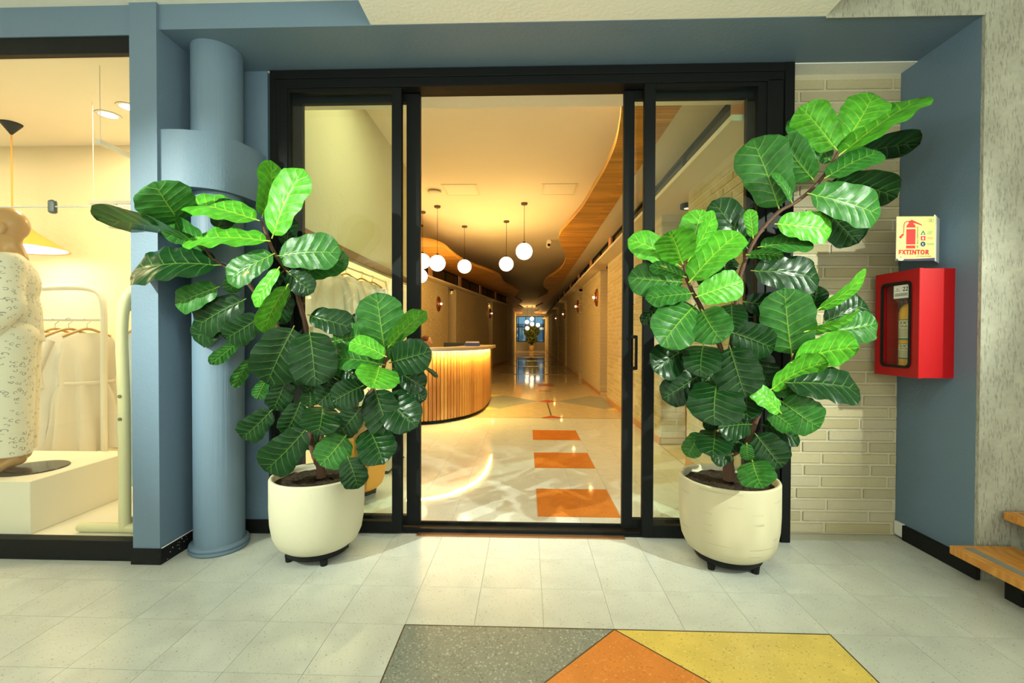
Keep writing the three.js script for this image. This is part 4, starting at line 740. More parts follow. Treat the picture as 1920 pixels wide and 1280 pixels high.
// ------------------------------------------------------------------ extinguisher cabinet, extinguisher and sign
function canvasTex(w, h, draw) { const c = document.createElement('canvas'); c.width = w; c.height = h; const x = c.getContext('2d'); draw(x, w, h); const t = new THREE.CanvasTexture(c); t.colorSpace = THREE.SRGBColorSpace; return t; }
{
  const red = pmat([0.44, 0.004, 0.007], { roughness: 0.42, specularIntensity: 0.5 }), inside = mat([0.30, 0.05, 0.03], { roughness: 0.8 });
  const o = thing('extinguisher_cabinet', 'red wall cabinet for a fire extinguisher with a glazed door', 'fire cabinet', [2.855, 1.025, -0.33]);
  // local: x from -0.19 (door) to 0 (wall), y 0..0.6, z 0..0.31
  mesh(o, 'body', join([bx(-0.17, 0, 0, 0.6, 0.298, 0.31), bx(-0.17, 0, 0, 0.6, 0, 0.012), bx(-0.17, 0, 0.588, 0.6, 0.012, 0.298), bx(-0.17, 0, 0, 0.012, 0.012, 0.298)]), red);
  mesh(o, 'back_panel', bx(-0.012, 0, 0.012, 0.588, 0.012, 0.298), inside);
  const s = new THREE.Shape(); s.moveTo(0, 0); s.lineTo(0.31, 0); s.lineTo(0.31, 0.6); s.lineTo(0, 0.6); s.lineTo(0, 0);
  const rr = (x0, x1, y0, y1, r) => { const p = new THREE.Path(); p.moveTo(x0 + r, y0); p.lineTo(x1 - r, y0); p.quadraticCurveTo(x1, y0, x1, y0 + r); p.lineTo(x1, y1 - r); p.quadraticCurveTo(x1, y1, x1 - r, y1); p.lineTo(x0 + r, y1); p.quadraticCurveTo(x0, y1, x0, y1 - r); p.lineTo(x0, y0 + r); p.quadraticCurveTo(x0, y0, x0 + r, y0); return p; };
  s.holes.push(rr(0.055, 0.255, 0.055, 0.535, 0.03));
  const dg = new THREE.ExtrudeGeometry(s, { depth: 0.016, bevelEnabled: true, bevelSize: 0.002, bevelThickness: 0.002, bevelSegments: 1 }); dg.rotateY(-Math.PI / 2); dg.translate(-0.172, 0, 0);
  const d = mesh(o, 'cabinet_door', dg, red);
  const gs = new THREE.Shape(rr(0.048, 0.262, 0.048, 0.542, 0.034).getPoints(8)); gs.holes.push(rr(0.062, 0.248, 0.062, 0.528, 0.026)); const gg = new THREE.ExtrudeGeometry(gs, { depth: 0.01, bevelEnabled: false }); gg.rotateY(-Math.PI / 2); gg.translate(-0.186, 0, 0); mesh(d, 'rubber_gasket', gg, blackTrim).userData.label = 'black rubber gasket';
  const pg = new THREE.PlaneGeometry(0.2, 0.48); pg.rotateY(-Math.PI / 2); mesh(d, 'glass_pane', pg, glassClear, [-0.182, 0.295, 0.155]);
  const tl = canvasTex(256, 192, (x, w, h) => { x.fillStyle = '#e9e9df'; x.fillRect(0, 0, w, h); x.fillStyle = '#1d2b4d'; x.font = 'bold 84px sans-serif'; x.textAlign = 'right'; x.fillText('22', 246, 92); x.fillStyle = '#c05545'; x.beginPath(); x.moveTo(62, 34); x.lineTo(76, 66); x.lineTo(48, 66); x.fill(); x.fillStyle = '#8a8f9a'; x.fillRect(20, 78, 90, 8); x.fillStyle = '#333'; for (let i = 0; i < 46; i++) if ((i * 7) % 5 !== 1) x.fillRect(18 + i * 4.8, 118, 2.8, 44); });
  const lg = new THREE.PlaneGeometry(0.105, 0.075); lg.rotateY(-Math.PI / 2); mesh(d, 'number_label', lg, new THREE.MeshStandardMaterial({ map: tl, roughness: 0.6 }), [-0.1835, 0.485, 0.182]).userData.label = 'white label reading 22';
  mesh(d, 'hinge', join([cyl(0.006, 0.006, 0.08, 0.13, -0.178, 0.004, 10), cyl(0.006, 0.006, 0.47, 0.52, -0.178, 0.004, 10)]), red);
  const e = thing('fire_extinguisher', 'yellow fire extinguisher standing inside the red wall cabinet', 'fire extinguisher', [2.765, 1.037, -0.19]);
  mesh(e, 'cylinder', lathe([[0.001, 0], [0.052, 0.002], [0.056, 0.012], [0.056, 0.35], [0.05, 0.38], [0.03, 0.405], [0.018, 0.41], [0.001, 0.41]], 40), pmat([0.80, 0.42, 0.02], { roughness: 0.3 }));
  const el = canvasTex(512, 256, (x, w, h) => { x.fillStyle = '#d8d4a8'; x.fillRect(0, 0, w, h); x.fillStyle = '#3a7a5a'; x.fillRect(0, 0, w, 10); x.fillRect(0, 232, w, 24); x.fillStyle = '#2d4f46'; x.font = 'bold 46px sans-serif'; for (let k = 0; k < 3; k++) { x.fillText('EXTINT', 12 + k * 180, 58); x.font = 'bold 30px sans-serif'; x.fillText('MULTIP', 14 + k * 180, 96); x.font = 'bold 46px sans-serif'; } x.fillStyle = '#777'; for (let y = 116; y < 220; y += 12) x.fillRect(8, y, w - 16, 4); });
  const em = new THREE.MeshStandardMaterial({ map: el, roughness: 0.5 });
  mesh(e, 'paper_label', new THREE.CylinderGeometry(0.0568, 0.0568, 0.12, 40, 1, true), em, [0, 0.255, 0]); mesh(e, 'paper_label', new THREE.CylinderGeometry(0.0568, 0.0568, 0.09, 40, 1, true), em, [0, 0.13, 0]);
  mesh(e, 'valve', join([cyl(0.016, 0.014, 0.405, 0.45), bx(-0.012, 0.012, 0.45, 0.462, -0.02, 0.07), bx(-0.012, 0.012, 0.475, 0.485, -0.02, 0.07)]), blackTrim);
  mesh(e, 'hose', tube([[0, 0.44, -0.015], [0.0, 0.44, -0.06], [0.0, 0.36, -0.075], [0.0, 0.2, -0.07]], 0.009, 20, 8), blackTrim);
  // projecting sign
  const st = canvasTex(512, 600, (x, w, h) => {
    x.fillStyle = '#e4dd84'; x.fillRect(0, 0, w, h);
    x.fillStyle = '#d01a12'; x.beginPath(); x.arc(190, 150, 62, Math.PI, 0); x.fill(); x.fillRect(128, 150, 124, 2); x.fillRect(128, 172, 124, 210); x.fillRect(128, 394, 124, 42);
    x.fillRect(158, 76, 62, 26); x.beginPath(); x.moveTo(150, 70); x.lineTo(200, 44); x.lineTo(330, 108); x.lineTo(345, 128); x.lineTo(250, 96); x.lineTo(160, 84); x.fill();
    x.strokeStyle = '#e2231a'; x.lineWidth = 13; x.beginPath(); x.moveTo(165, 66); x.bezierCurveTo(70, 60, 104, 150, 92, 230); x.stroke(); x.beginPath(); x.moveTo(78, 232); x.lineTo(106, 240); x.lineTo(56, 304); x.lineTo(28, 284); x.fill();
    x.fillStyle = '#20242c'; x.save(); x.translate(290, 436); x.rotate(-Math.PI / 2); x.font = 'bold 33px sans-serif'; x.fillText('ABC MULTIPROPOSITO', 0, 0, 300); x.restore();
    x.fillStyle = '#17623a'; x.beginPath(); x.moveTo(352, 188); x.lineTo(386, 250); x.lineTo(318, 250); x.fill(); x.fillStyle = '#e2231a'; x.fillRect(322, 268, 62, 58); x.fillStyle = '#16345e'; x.beginPath(); x.arc(352, 376, 34, 0, 7); x.fill();
    x.fillStyle = '#fff'; x.font = 'bold 40px sans-serif'; x.textAlign = 'center'; x.fillText('A', 352, 248); x.fillText('B', 353, 312); x.fillText('C', 352, 391); x.textAlign = 'left';
    x.fillStyle = '#3d9a5c'; for (let i = 0; i < 3; i++) x.fillRect(404, 204 + i * 15, 74 - i * 8, 6); x.fillStyle = '#e0584e'; for (let i = 0; i < 2; i++) x.fillRect(404, 288 + i * 15, 80, 6); x.fillStyle = '#3a8a6a'; for (let i = 0; i < 2; i++) x.fillRect(404, 366 + i * 16, 92, 6);
    x.strokeStyle = '#4e7a58'; x.lineWidth = 3; x.beginPath(); x.ellipse(452, 56, 38, 26, 0, 0, 7); x.stroke(); x.fillStyle = '#26352a'; x.font = 'bold 34px sans-serif'; x.fillText('22', 431, 68);
    x.fillStyle = x.strokeStyle = '#c21a10'; x.lineWidth = 7; x.font = 'bold 84px sans-serif'; x.fillText('EXTINTOR', 26, 516, 460); x.strokeText('EXTINTOR', 26, 516, 460);
    x.fillStyle = '#2a2f38'; x.font = 'bold 27px sans-serif'; x.fillText('EXTINGUISHER', 268, 552, 218);
    x.fillStyle = '#17315f'; x.beginPath(); x.moveTo(0, 572); x.quadraticCurveTo(200, 584, 512, 566); x.lineTo(512, 600); x.lineTo(0, 600); x.fill(); x.strokeStyle = '#d8281e'; x.lineWidth = 5; x.beginPath(); x.moveTo(90, 578); x.quadraticCurveTo(250, 580, 512, 564); x.stroke();
    x.fillStyle = '#f4efa0'; x.beginPath(); x.arc(62, 556, 48, 0, 7); x.fill(); x.strokeStyle = '#8a9a5a'; x.lineWidth = 3; x.beginPath(); x.arc(62, 556, 40, 0, 7); x.stroke(); x.fillStyle = '#6a8a4a'; x.beginPath(); x.moveTo(62, 530); x.lineTo(74, 564); x.lineTo(50, 564); x.fill();
  });
  const s2 = thing('extinguisher_sign', 'yellow sign reading EXTINTOR with a red extinguisher picture projecting from the blue wall', 'sign', [2.54, 1.667, -0.02]);
  const sb = mat([0.80, 0.80, 0.76], { roughness: 0.5 });
  mesh(s2, 'panel', bx(0, 0.205, 0, 0.24, -0.004, 0), sb); mesh(s2, 'print', new THREE.PlaneGeometry(0.205, 0.24), new THREE.MeshStandardMaterial({ map: st, roughness: 0.7, color: 0xe2e2e2 }), [0.1025, 0.12, 0.0008]).userData.label = 'yellow print with red extinguisher and the word EXTINTOR';
  const wing = new THREE.BoxGeometry(0.148, 0.25, 0.004); wing.translate(0.074, 0, 0); mesh(s2, 'mounting_flange', worldUV(wing), sb, [0.203, 0.125, -0.003], [0, 0.72, 0]);
}
// ------------------------------------------------------------------ fiddle leaf figs
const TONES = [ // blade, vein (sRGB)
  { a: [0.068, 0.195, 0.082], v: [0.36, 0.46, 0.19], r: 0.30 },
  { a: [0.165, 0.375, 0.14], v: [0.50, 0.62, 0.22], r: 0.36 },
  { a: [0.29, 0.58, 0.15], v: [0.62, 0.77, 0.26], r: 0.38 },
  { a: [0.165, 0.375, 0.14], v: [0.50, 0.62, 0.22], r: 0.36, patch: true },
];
const leafVeins = (() => {
  const w = 192, h = 288, val = new Float32Array(w * h), rel = new Float32Array(w * h), nz = noiseField(256, 91, 20);
  const laterals = [0.06, 0.15, 0.28, 0.42, 0.56, 0.70, 0.82];
  for (let y = 0; y < h; y++) for (let x = 0; x < w; x++) {
    const t = y / (h - 1), u = (x / (w - 1)) * 2 - 1, au = Math.abs(u), wob = 0.012 * (nz[((y * 0.8) | 0) * 256 + ((x * 1.2) | 0)] - 0.5);
    let v = Math.exp(-Math.pow(u / (0.030 * (1.15 - t)), 2)), q = 1;
    laterals.forEach((t0, k) => {
      const tt = t0 + (u > 0 ? 0.02 : -0.015) + (k === 0 ? 0.08 : 0.21) * Math.pow(au, 0.9) - 0.03 * au * au * au + wob, d = Math.abs(t - tt);
      v = Math.max(v, (0.9 - 0.55 * au) * Math.exp(-Math.pow(d / (0.0062 * (1.25 - 0.7 * au)), 2))); q = Math.min(q, d / 0.07);
    });
    const f = Math.abs(Math.sin((u * 9 + t * 6 + 3 * nz[y * 256 % 65000 + x]) * 3.1)); v = Math.max(v, 0.13 * smooth(0.9, 1, 1 - f) * (1 - au));
    val[y * w + x] = clamp(v); rel[y * w + x] = clamp(Math.sqrt(clamp(q))) * 0.8 * (1 - Math.exp(-Math.pow(u / 0.10, 2))) + 0.2;
  }
  return { w, h, val, rel, nz };
})();
const leafBump = tex(leafVeins.w, (x, y) => { const v = leafVeins.rel[y * leafVeins.w + x]; return [v, v, v]; }, false, 1, 1, leafVeins.h);
const leafMats = TONES.map((T2, k) => new THREE.MeshPhysicalMaterial({
  map: tex(leafVeins.w, (x, y) => {
    const i = y * leafVeins.w + x, n = 0.9 + 0.2 * leafVeins.nz[(y % 256) * 256 + x], v = leafVeins.val[i]; let c = T2.a.map((a, j) => lerp(a * n, T2.v[j], v));
    if (T2.patch) { const dx = x / leafVeins.w - 0.66, dy = y / leafVeins.h - 0.62, s = smooth(0.13, 0.05, Math.hypot(dx * 1.3, dy) + 0.10 * (leafVeins.nz[(y % 256) * 256 + x] - 0.5)); c = c.map((a, j) => lerp(a, [0.66, 0.54, 0.30][j], s * 0.85)); }
    return c;
  }, true, 1, 1, leafVeins.h),
  bumpMap: leafBump, bumpScale: 0.003, roughness: T2.r, specularIntensity: 0.42, side: THREE.DoubleSide,
}));
const bark = mat([0.13, 0.065, 0.04], { roughness: 0.9, bumpMap: T.grainFine, bumpScale: 0.004 });
const PROFILE = [[0, 0.05], [0.04, 0.20], [0.10, 0.31], [0.20, 0.36], [0.32, 0.385], [0.45, 0.43], [0.58, 0.475], [0.70, 0.50], [0.80, 0.485], [0.88, 0.425], [0.94, 0.335], [0.975, 0.235], [0.993, 0.125], [1, 0.0]];
const ROUND = [[0, 0.05], [0.04, 0.24], [0.10, 0.36], [0.20, 0.43], [0.32, 0.47], [0.45, 0.495], [0.58, 0.50], [0.70, 0.485], [0.80, 0.44], [0.88, 0.365], [0.94, 0.275], [0.975, 0.19], [0.993, 0.10], [1, 0.0]];
function prof(P, t) { for (let i = 1; i < P.length; i++) if (t <= P[i][0]) { const s = (t - P[i - 1][0]) / (P[i][0] - P[i - 1][0]); { const p0 = P[Math.max(0, i - 2)][1], p1 = P[i - 1][1], p2 = P[i][1], p3 = P[Math.min(P.length - 1, i + 1)][1]; return Math.max(0, p1 + 0.5 * s * (p2 - p0 + s * (2 * p0 - 5 * p1 + 4 * p2 - p3 + s * (3 * (p1 - p2) + p3 - p0)))); } } return 0; }
function leafGeo(d, seed, o) {
  const r = rng(seed), b = V(d[0], d[1], d[2]).sub(o), tip = V(d[3], d[4], d[5]).sub(o), n = V(d[6], d[7], d[8]).normalize(), W = d[9];
  const ax = tip.clone().sub(b), L = ax.length(); ax.normalize(); n.addScaledVector(ax, -n.dot(ax)).normalize(); const s = n.clone().cross(ax).normalize();
  const P = [], U = [], I = [], nt = 26, nu = 10, mix = W / L > 0.7 ? 0.15 : 0.55 + 0.3 * r(), arch = L * (0.03 + 0.06 * r()), fold = 0.12 + 0.26 * r(), wa = W * (0.012 + 0.028 * r()), ph = r() * 6.28, fr = 2.2 + r() * 1.8, sk = (r() - 0.5) * 0.05, droop = L * 0.05 * r(), lop = (r() - 0.5) * 0.1;
  for (let i = 0; i <= nt; i++) {
    const ti = i / nt, t = ti < 0.7 ? ti * 1.06 : 0.742 + 0.258 * Math.sin((ti - 0.7) / 0.3 * Math.PI / 2), tt = 0.06 + 0.99 * t, hw = lerp(prof(ROUND, t), prof(PROFILE, t), mix) * W, bend = sk * Math.sin(Math.PI * t) * L;
    for (let j = 0; j <= nu; j++) {
      const u = j / nu * 2 - 1, au = Math.abs(u), side = hw * (1 + (u > 0 ? lop : -lop)) * (1 + 0.03 * Math.sin(fr * 1.3 * t * 6.28 + ph + (u > 0 ? 1.7 : 0)) * au);
      const z = arch * 4 * t * (1 - t) - droop * t * t + fold * hw * au - fold * 0.55 * hw * au * au * 1.3 + wa * Math.sin(fr * 6.28 * t + ph + (u > 0 ? 2 : 0)) * Math.pow(au, 2.2) * smooth(0, 0.3, t);
      const q = b.clone().addScaledVector(ax, tt * L * (1 - 0.02 * au * au * (t > 0.9 ? 1 : 0))).addScaledVector(s, side * u + bend).addScaledVector(n, z);
      P.push(q.x, q.y, q.z); U.push(j / nu, t);
    }
  }
  for (let i = 0; i < nt; i++) for (let j = 0; j < nu; j++) { const a = i * (nu + 1) + j, c = a + nu + 1; I.push(a, a + 1, c, a + 1, c + 1, c); }
  const g = new THREE.BufferGeometry(); g.setAttribute('position', new THREE.Float32BufferAttribute(P, 3)); g.setAttribute('uv', new THREE.Float32BufferAttribute(U, 2)); g.setIndex(I); g.computeVertexNormals();
  // petiole
  const pe = new THREE.TubeGeometry(new THREE.CatmullRomCurve3([b.clone(), b.clone().addScaledVector(ax, 0.04 * L).addScaledVector(n, 0.002), b.clone().addScaledVector(ax, 0.11 * L).addScaledVector(n, 0.002)]), 4, 0.0035, 6);
  const pu = pe.attributes.uv; for (let i = 0; i < pu.count; i++) pu.setXY(i, 0.5, 0.1);
  return join([g, pe]);
}
function branchGeo(pts, o) {   // tapered tube
  const c = new THREE.CatmullRomCurve3(pts.map((p) => V(p[0], p[1], p[2]).sub(o))), n = pts.length * 4, rs = 9, P = [], I = [], rr = rng(pts.length * 31);
  const fr = c.computeFrenetFrames(n, false);
  for (let i = 0; i <= n; i++) { const p = c.getPoint(i / n), k = i / n * (pts.length - 1), a = Math.min(pts.length - 2, k | 0), rad = lerp(pts[a][3], pts[a + 1][3], k - a) * (1 + (i % 3 === 0 ? 0.10 : 0) + 0.08 * (rr() - 0.5)); for (let j = 0; j < rs; j++) { const th = j / rs * 6.2832; const q = p.clone().addScaledVector(fr.normals[i], Math.cos(th) * rad).addScaledVector(fr.binormals[i], Math.sin(th) * rad); P.push(q.x, q.y, q.z); } }
  for (let i = 0; i < n; i++) for (let j = 0; j < rs; j++) { const a = i * rs + j, b = i * rs + (j + 1) % rs; I.push(a, b, a + rs, b, b + rs, a + rs); }
  const g = new THREE.BufferGeometry(); g.setAttribute('position', new THREE.Float32BufferAttribute(P, 3)); g.setIndex(I); g.computeVertexNormals(); g.setAttribute('uv', new THREE.Float32BufferAttribute(new Float32Array(P.length / 3 * 2), 2)); return worldUV(g);
}
const soilMat = new THREE.MeshStandardMaterial({ roughness: 1, map: (() => { const a = noiseField(256, 95, 90), b = noiseField(256, 96, 14); return tex(256, (x, y) => { const i = y * 256 + x, v = 0.12 + 0.22 * a[i] * b[i] + 0.10 * b[i]; return [v * 1.15, v * 0.86, v * 0.50]; }, true, 4); })(), bumpMap: grainTex(8), bumpScale: 0.012 });
const potPlain = mat([0.58, 0.55, 0.40], { roughness: 0.75, bumpMap: T.grainFine, bumpScale: 0.0008 });
const potStreak = new THREE.MeshStandardMaterial({ roughness: 0.6, map: (() => { const a = noiseField(256, 97, 128), b = noiseField(256, 98, 9); return tex(256, (x, y) => { const s = a[y * 256 + ((x / 34) | 0)], v = 0.77 - 0.16 * smooth(0.80, 0.98, s) * b[y * 256 + x] + 0.05 * (b[y * 256 + x] - 0.5); return [v, v * 0.955, v * 0.80]; }, true, 3, 1); })() });
function fig(name, label, origin, leaves, branches, potMat, R, H, seed, potLabel) {
  const o = thing(name, label, 'potted plant', origin), O = V(...origin);
  const pr = [[0.001, 0.065], [R * 0.60, 0.065], [R * 0.74, 0.073], [R * 0.86, 0.098], [R * 0.94, 0.145], [R * 0.985, 0.215], [R, 0.30], [R, H - 0.01], [R - 0.004, H - 0.002], [R - 0.012, H], [R - 0.022, H - 0.004], [R - 0.026, H - 0.02], [R - 0.03, H - 0.08], [0.001, H - 0.08]];
  mesh(o, 'pot', lathe(pr, 72), potMat).userData.label = potLabel;
  const soil = new THREE.CircleGeometry(R - 0.024, 48, 0, 6.2832); const sg = new THREE.RingGeometry(0.001, R - 0.025, 48, 14); sg.rotateX(-Math.PI / 2); const sp = sg.attributes.position, r = rng(seed); for (let i = 0; i < sp.count; i++) sp.setY(i, H - 0.035 + 0.014 * r() - 0.01 * Math.hypot(sp.getX(i), sp.getZ(i)) / R); sg.computeVertexNormals(); mesh(o, 'soil', sg, soilMat);
  const st = mesh(o, 'plant_stand', lathe([[0.06, 0.035], [R * 0.66, 0.035], [R * 0.67, 0.04], [R * 0.67, 0.064], [R * 0.62, 0.068], [0.06, 0.068]], 48), blackTrim);
  for (let k = 0; k < 4; k++) { const a = k * Math.PI / 2 + 0.95; mesh(st, 'foot', cyl(0.018, 0.022, 0, 0.037, Math.cos(a) * R * 0.6, Math.sin(a) * R * 0.6, 12), blackTrim); }
  branches.forEach((b, i) => mesh(o, i ? 'branch' : 'trunk', branchGeo(b, O), bark));
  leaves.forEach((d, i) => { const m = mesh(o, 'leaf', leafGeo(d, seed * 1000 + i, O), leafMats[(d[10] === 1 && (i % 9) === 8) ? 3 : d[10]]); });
  return o;
}
fig('potted_fiddle_leaf_fig', 'leafy fiddle leaf fig in a smooth cream pot beside the blue column', [-0.665, 0, -0.012], LEAVES_A, BRANCHES_A, potPlain, 0.252, 0.465, 3, 'smooth cream pot');
fig('potted_fiddle_leaf_fig', 'tall fiddle leaf fig in a streaked cream pot before the brick wall', [1.645, 0, -0.018], LEAVES_B, BRANCHES_B, potStreak, 0.258, 0.475, 4, 'streaked cream pot');
fig('potted_fiddle_leaf_fig', 'fig with olive leaves in an orange planter behind the glass panel', [-0.80, 0, -0.95], LEAVES_C, BRANCHES_C, mat([0.72, 0.30, 0.04], { roughness: 0.6 }), 0.225, 0.62, 5, 'orange planter');
// round tree at the far end
{
  const o = thing('potted_tree', 'round bushy tree in a pot under the far window of the corridor', 'potted tree', [0.95, 0, -35.6]);
  mesh(o, 'pot', lathe([[0.001, 0], [0.2, 0], [0.24, 0.42], [0.22, 0.44], [0.001, 0.4]], 24), mat([0.5, 0.36, 0.18]));
  mesh(o, 'trunk', join([tube([[0, 0.4, 0], [0.06, 0.9, 0], [0.1, 1.5, 0]], 0.03, 12, 6), tube([[0, 0.4, 0], [-0.12, 0.9, 0.04], [-0.25, 1.4, 0]], 0.025, 12, 6), tube([[0, 0.4, 0], [0.16, 0.9, 0.04], [0.3, 1.3, 0.1]], 0.02, 12, 6)]), bark);
  const r = rng(111), L = []; for (let i = 0; i < 2600; i++) { const a = r() * 6.283, c = r() * 2 - 1, q = Math.cbrt(r()), s = Math.sqrt(1 - c * c), low = r() < 0.28; const g = new THREE.PlaneGeometry(0.07, 0.12); g.rotateX(r() * 6); g.rotateY(r() * 6); g.translate((low ? 0.5 : 0.68) * q * s * Math.cos(a), low ? 0.95 + 0.4 * q * c : 1.62 + 0.5 * q * c, 0.55 * q * s * Math.sin(a)); L.push(g); }
  mesh(o, 'foliage', join(L), mat([0.10, 0.13, 0.03], { side: THREE.DoubleSide })).userData.kind = 'stuff';
}
// ------------------------------------------------------------------ figures from distance fields
function sdf(prims, cen, S, cell, k) {
  const N = Math.min(150, Math.ceil(S / cell)), mc = new MarchingCubes(N, undefined, false, false, 400000); mc.isolation = 0;
  const half = N / 2, P = new Float32Array(3);
  const ps = prims.map((p) => p.t === 'e' ? p : { ...p, ab: [p.b[0] - p.a[0], p.b[1] - p.a[1], p.b[2] - p.a[2]] });
  for (const p of ps) if (p.ab) p.l2 = p.ab[0] ** 2 + p.ab[1] ** 2 + p.ab[2] ** 2;
  for (let z = 0; z < N; z++) for (let y = 0; y < N; y++) for (let x = 0; x < N; x++) {
    const X = cen[0] + (x - half) / half * S / 2, Y = cen[1] + (y - half) / half * S / 2, Z = cen[2] + (z - half) / half * S / 2; let d = 1e3;
    for (const p of ps) {
      let e;
      if (p.t === 'e') { const a = (X - p.c[0]) / p.r[0], b = (Y - p.c[1]) / p.r[1], c = (Z - p.c[2]) / p.r[2], m = Math.sqrt(a * a + b * b + c * c); e = (m - 1) * Math.min(p.r[0], p.r[1], p.r[2]) * (m > 1 ? 1 : 1); } else { const h = clamp(((X - p.a[0]) * p.ab[0] + (Y - p.a[1]) * p.ab[1] + (Z - p.a[2]) * p.ab[2]) / p.l2); e = Math.hypot(X - p.a[0] - h * p.ab[0], Y - p.a[1] - h * p.ab[1], Z - p.a[2] - h * p.ab[2]) - lerp(p.ra, p.rb, h); if (p.cut !== undefined) e = Math.max(e, p.cut - Y); }
      const kk = p.k === undefined ? k : p.k;
      if (p.sub) { d = Math.max(d, -e); continue; }
      if (kk > 0 && Math.abs(e - d) < kk) { const q = kk - Math.abs(e - d); d = Math.min(e, d) - q * q / (4 * kk); } else d = Math.min(d, e);
    }
    mc.field[z * N * N + y * N + x] = -d;
  }
  mc.update();
  const n = mc.count, pos = new Float32Array(n * 3); for (let i = 0; i < n; i++) for (let j = 0; j < 3; j++) pos[i * 3 + j] = cen[j] + mc.positionArray[i * 3 + j] * S / 2;
  let g = new THREE.BufferGeometry(); g.setAttribute('position', new THREE.BufferAttribute(pos, 3)); g = mergeVertices(g, 1e-5); g.computeVertexNormals();
  const p = g.attributes.position, uv = new Float32Array(p.count * 2); for (let i = 0; i < p.count; i++) { uv[2 * i] = p.getX(i) * 0.9 + p.getZ(i) * 0.6; uv[2 * i + 1] = p.getY(i); } g.setAttribute('uv', new THREE.BufferAttribute(uv, 2));
  return g;
}
const C = (a, b, ra, rb, o = {}) => ({ t: 'c', a, b, ra, rb, ...o }), E2 = (c, r, o = {}) => ({ t: 'e', c, r, ...o });
function handPrims(w, dir, out, s = 1) { // wrist, direction of the hand, direction of the palm side (thumb side)
  const d = V(...dir).normalize(), t = V(...out).normalize(), n = d.clone().cross(t).normalize(), at = (a, b, c) => { const v = V(...w).addScaledVector(d, a * s).addScaledVector(t, b * s).addScaledVector(n, c * s); return [v.x, v.y, v.z]; };
  const L = [C(at(0, 0, 0), at(0.04, 0, 0), 0.026 * s, 0.030 * s), C(at(0.04, 0.012, 0), at(0.08, 0.02, 0), 0.020 * s, 0.015 * s), C(at(0.04, -0.012, 0), at(0.08, -0.022, 0), 0.020 * s, 0.014 * s)];
  [[0.026, 0.075, 1.0], [0.009, 0.083, 1.08], [-0.009, 0.078, 1.0], [-0.026, 0.062, 0.85]].forEach(([b, len, q]) => { const a0 = at(0.078, b, 0), a1 = at(0.078 + len * 0.5, b * 1.15, 0.012), a2 = at(0.078 + len * 0.95, b * 1.2, 0.034 * q); L.push(C(a0, a1, 0.0095 * s, 0.0085 * s, { k: 0.004 }), C(a1, a2, 0.0085 * s, 0.007 * s, { k: 0.004 })); });
  const t0 = at(0.025, 0.024, 0), t1 = at(0.055, 0.046, 0.012), t2 = at(0.085, 0.050, 0.028); L.push(C(t0, t1, 0.013 * s, 0.011 * s, { k: 0.008 }), C(t1, t2, 0.0105 * s, 0.008 * s, { k: 0.004 }));
  return L;
}
function headPrims(c, s, lookDown = 0) { // face towards +z
  const p = (x, y, z) => [c[0] + x * s, c[1] + y * s, c[2] + z * s];
  return [E2(p(0, 0.02, -0.012), [0.074 * s, 0.092 * s, 0.094 * s]), E2(p(0, -0.035, 0.022), [0.055 * s, 0.075 * s, 0.068 * s]), C(p(0, 0.012, 0.082), p(0, -0.026, 0.104), 0.008 * s, 0.013 * s, { k: 0.012 }), E2(p(0, -0.062, 0.078), [0.024 * s, 0.007 * s, 0.012 * s], { k: 0.006 }), E2(p(0, -0.074, 0.076), [0.021 * s, 0.008 * s, 0.012 * s], { k: 0.006 }), E2(p(0, -0.098, 0.062), [0.022 * s, 0.018 * s, 0.02 * s]), E2(p(0.03, 0.002, 0.088), [0.017 * s, 0.010 * s, 0.012 * s], { sub: true }), E2(p(-0.03, 0.002, 0.088), [0.017 * s, 0.010 * s, 0.012 * s], { sub: true }), E2(p(0.03, 0.002, 0.073), [0.013 * s, 0.010 * s, 0.010 * s], { k: 0.002 }), E2(p(-0.03, 0.002, 0.073), [0.013 * s, 0.010 * s, 0.010 * s], { k: 0.002 }), E2(p(0.076, -0.01, -0.01), [0.010 * s, 0.030 * s, 0.018 * s], { k: 0.008 }), E2(p(-0.076, -0.01, -0.01), [0.010 * s, 0.030 * s, 0.018 * s], { k: 0.008 })];
}
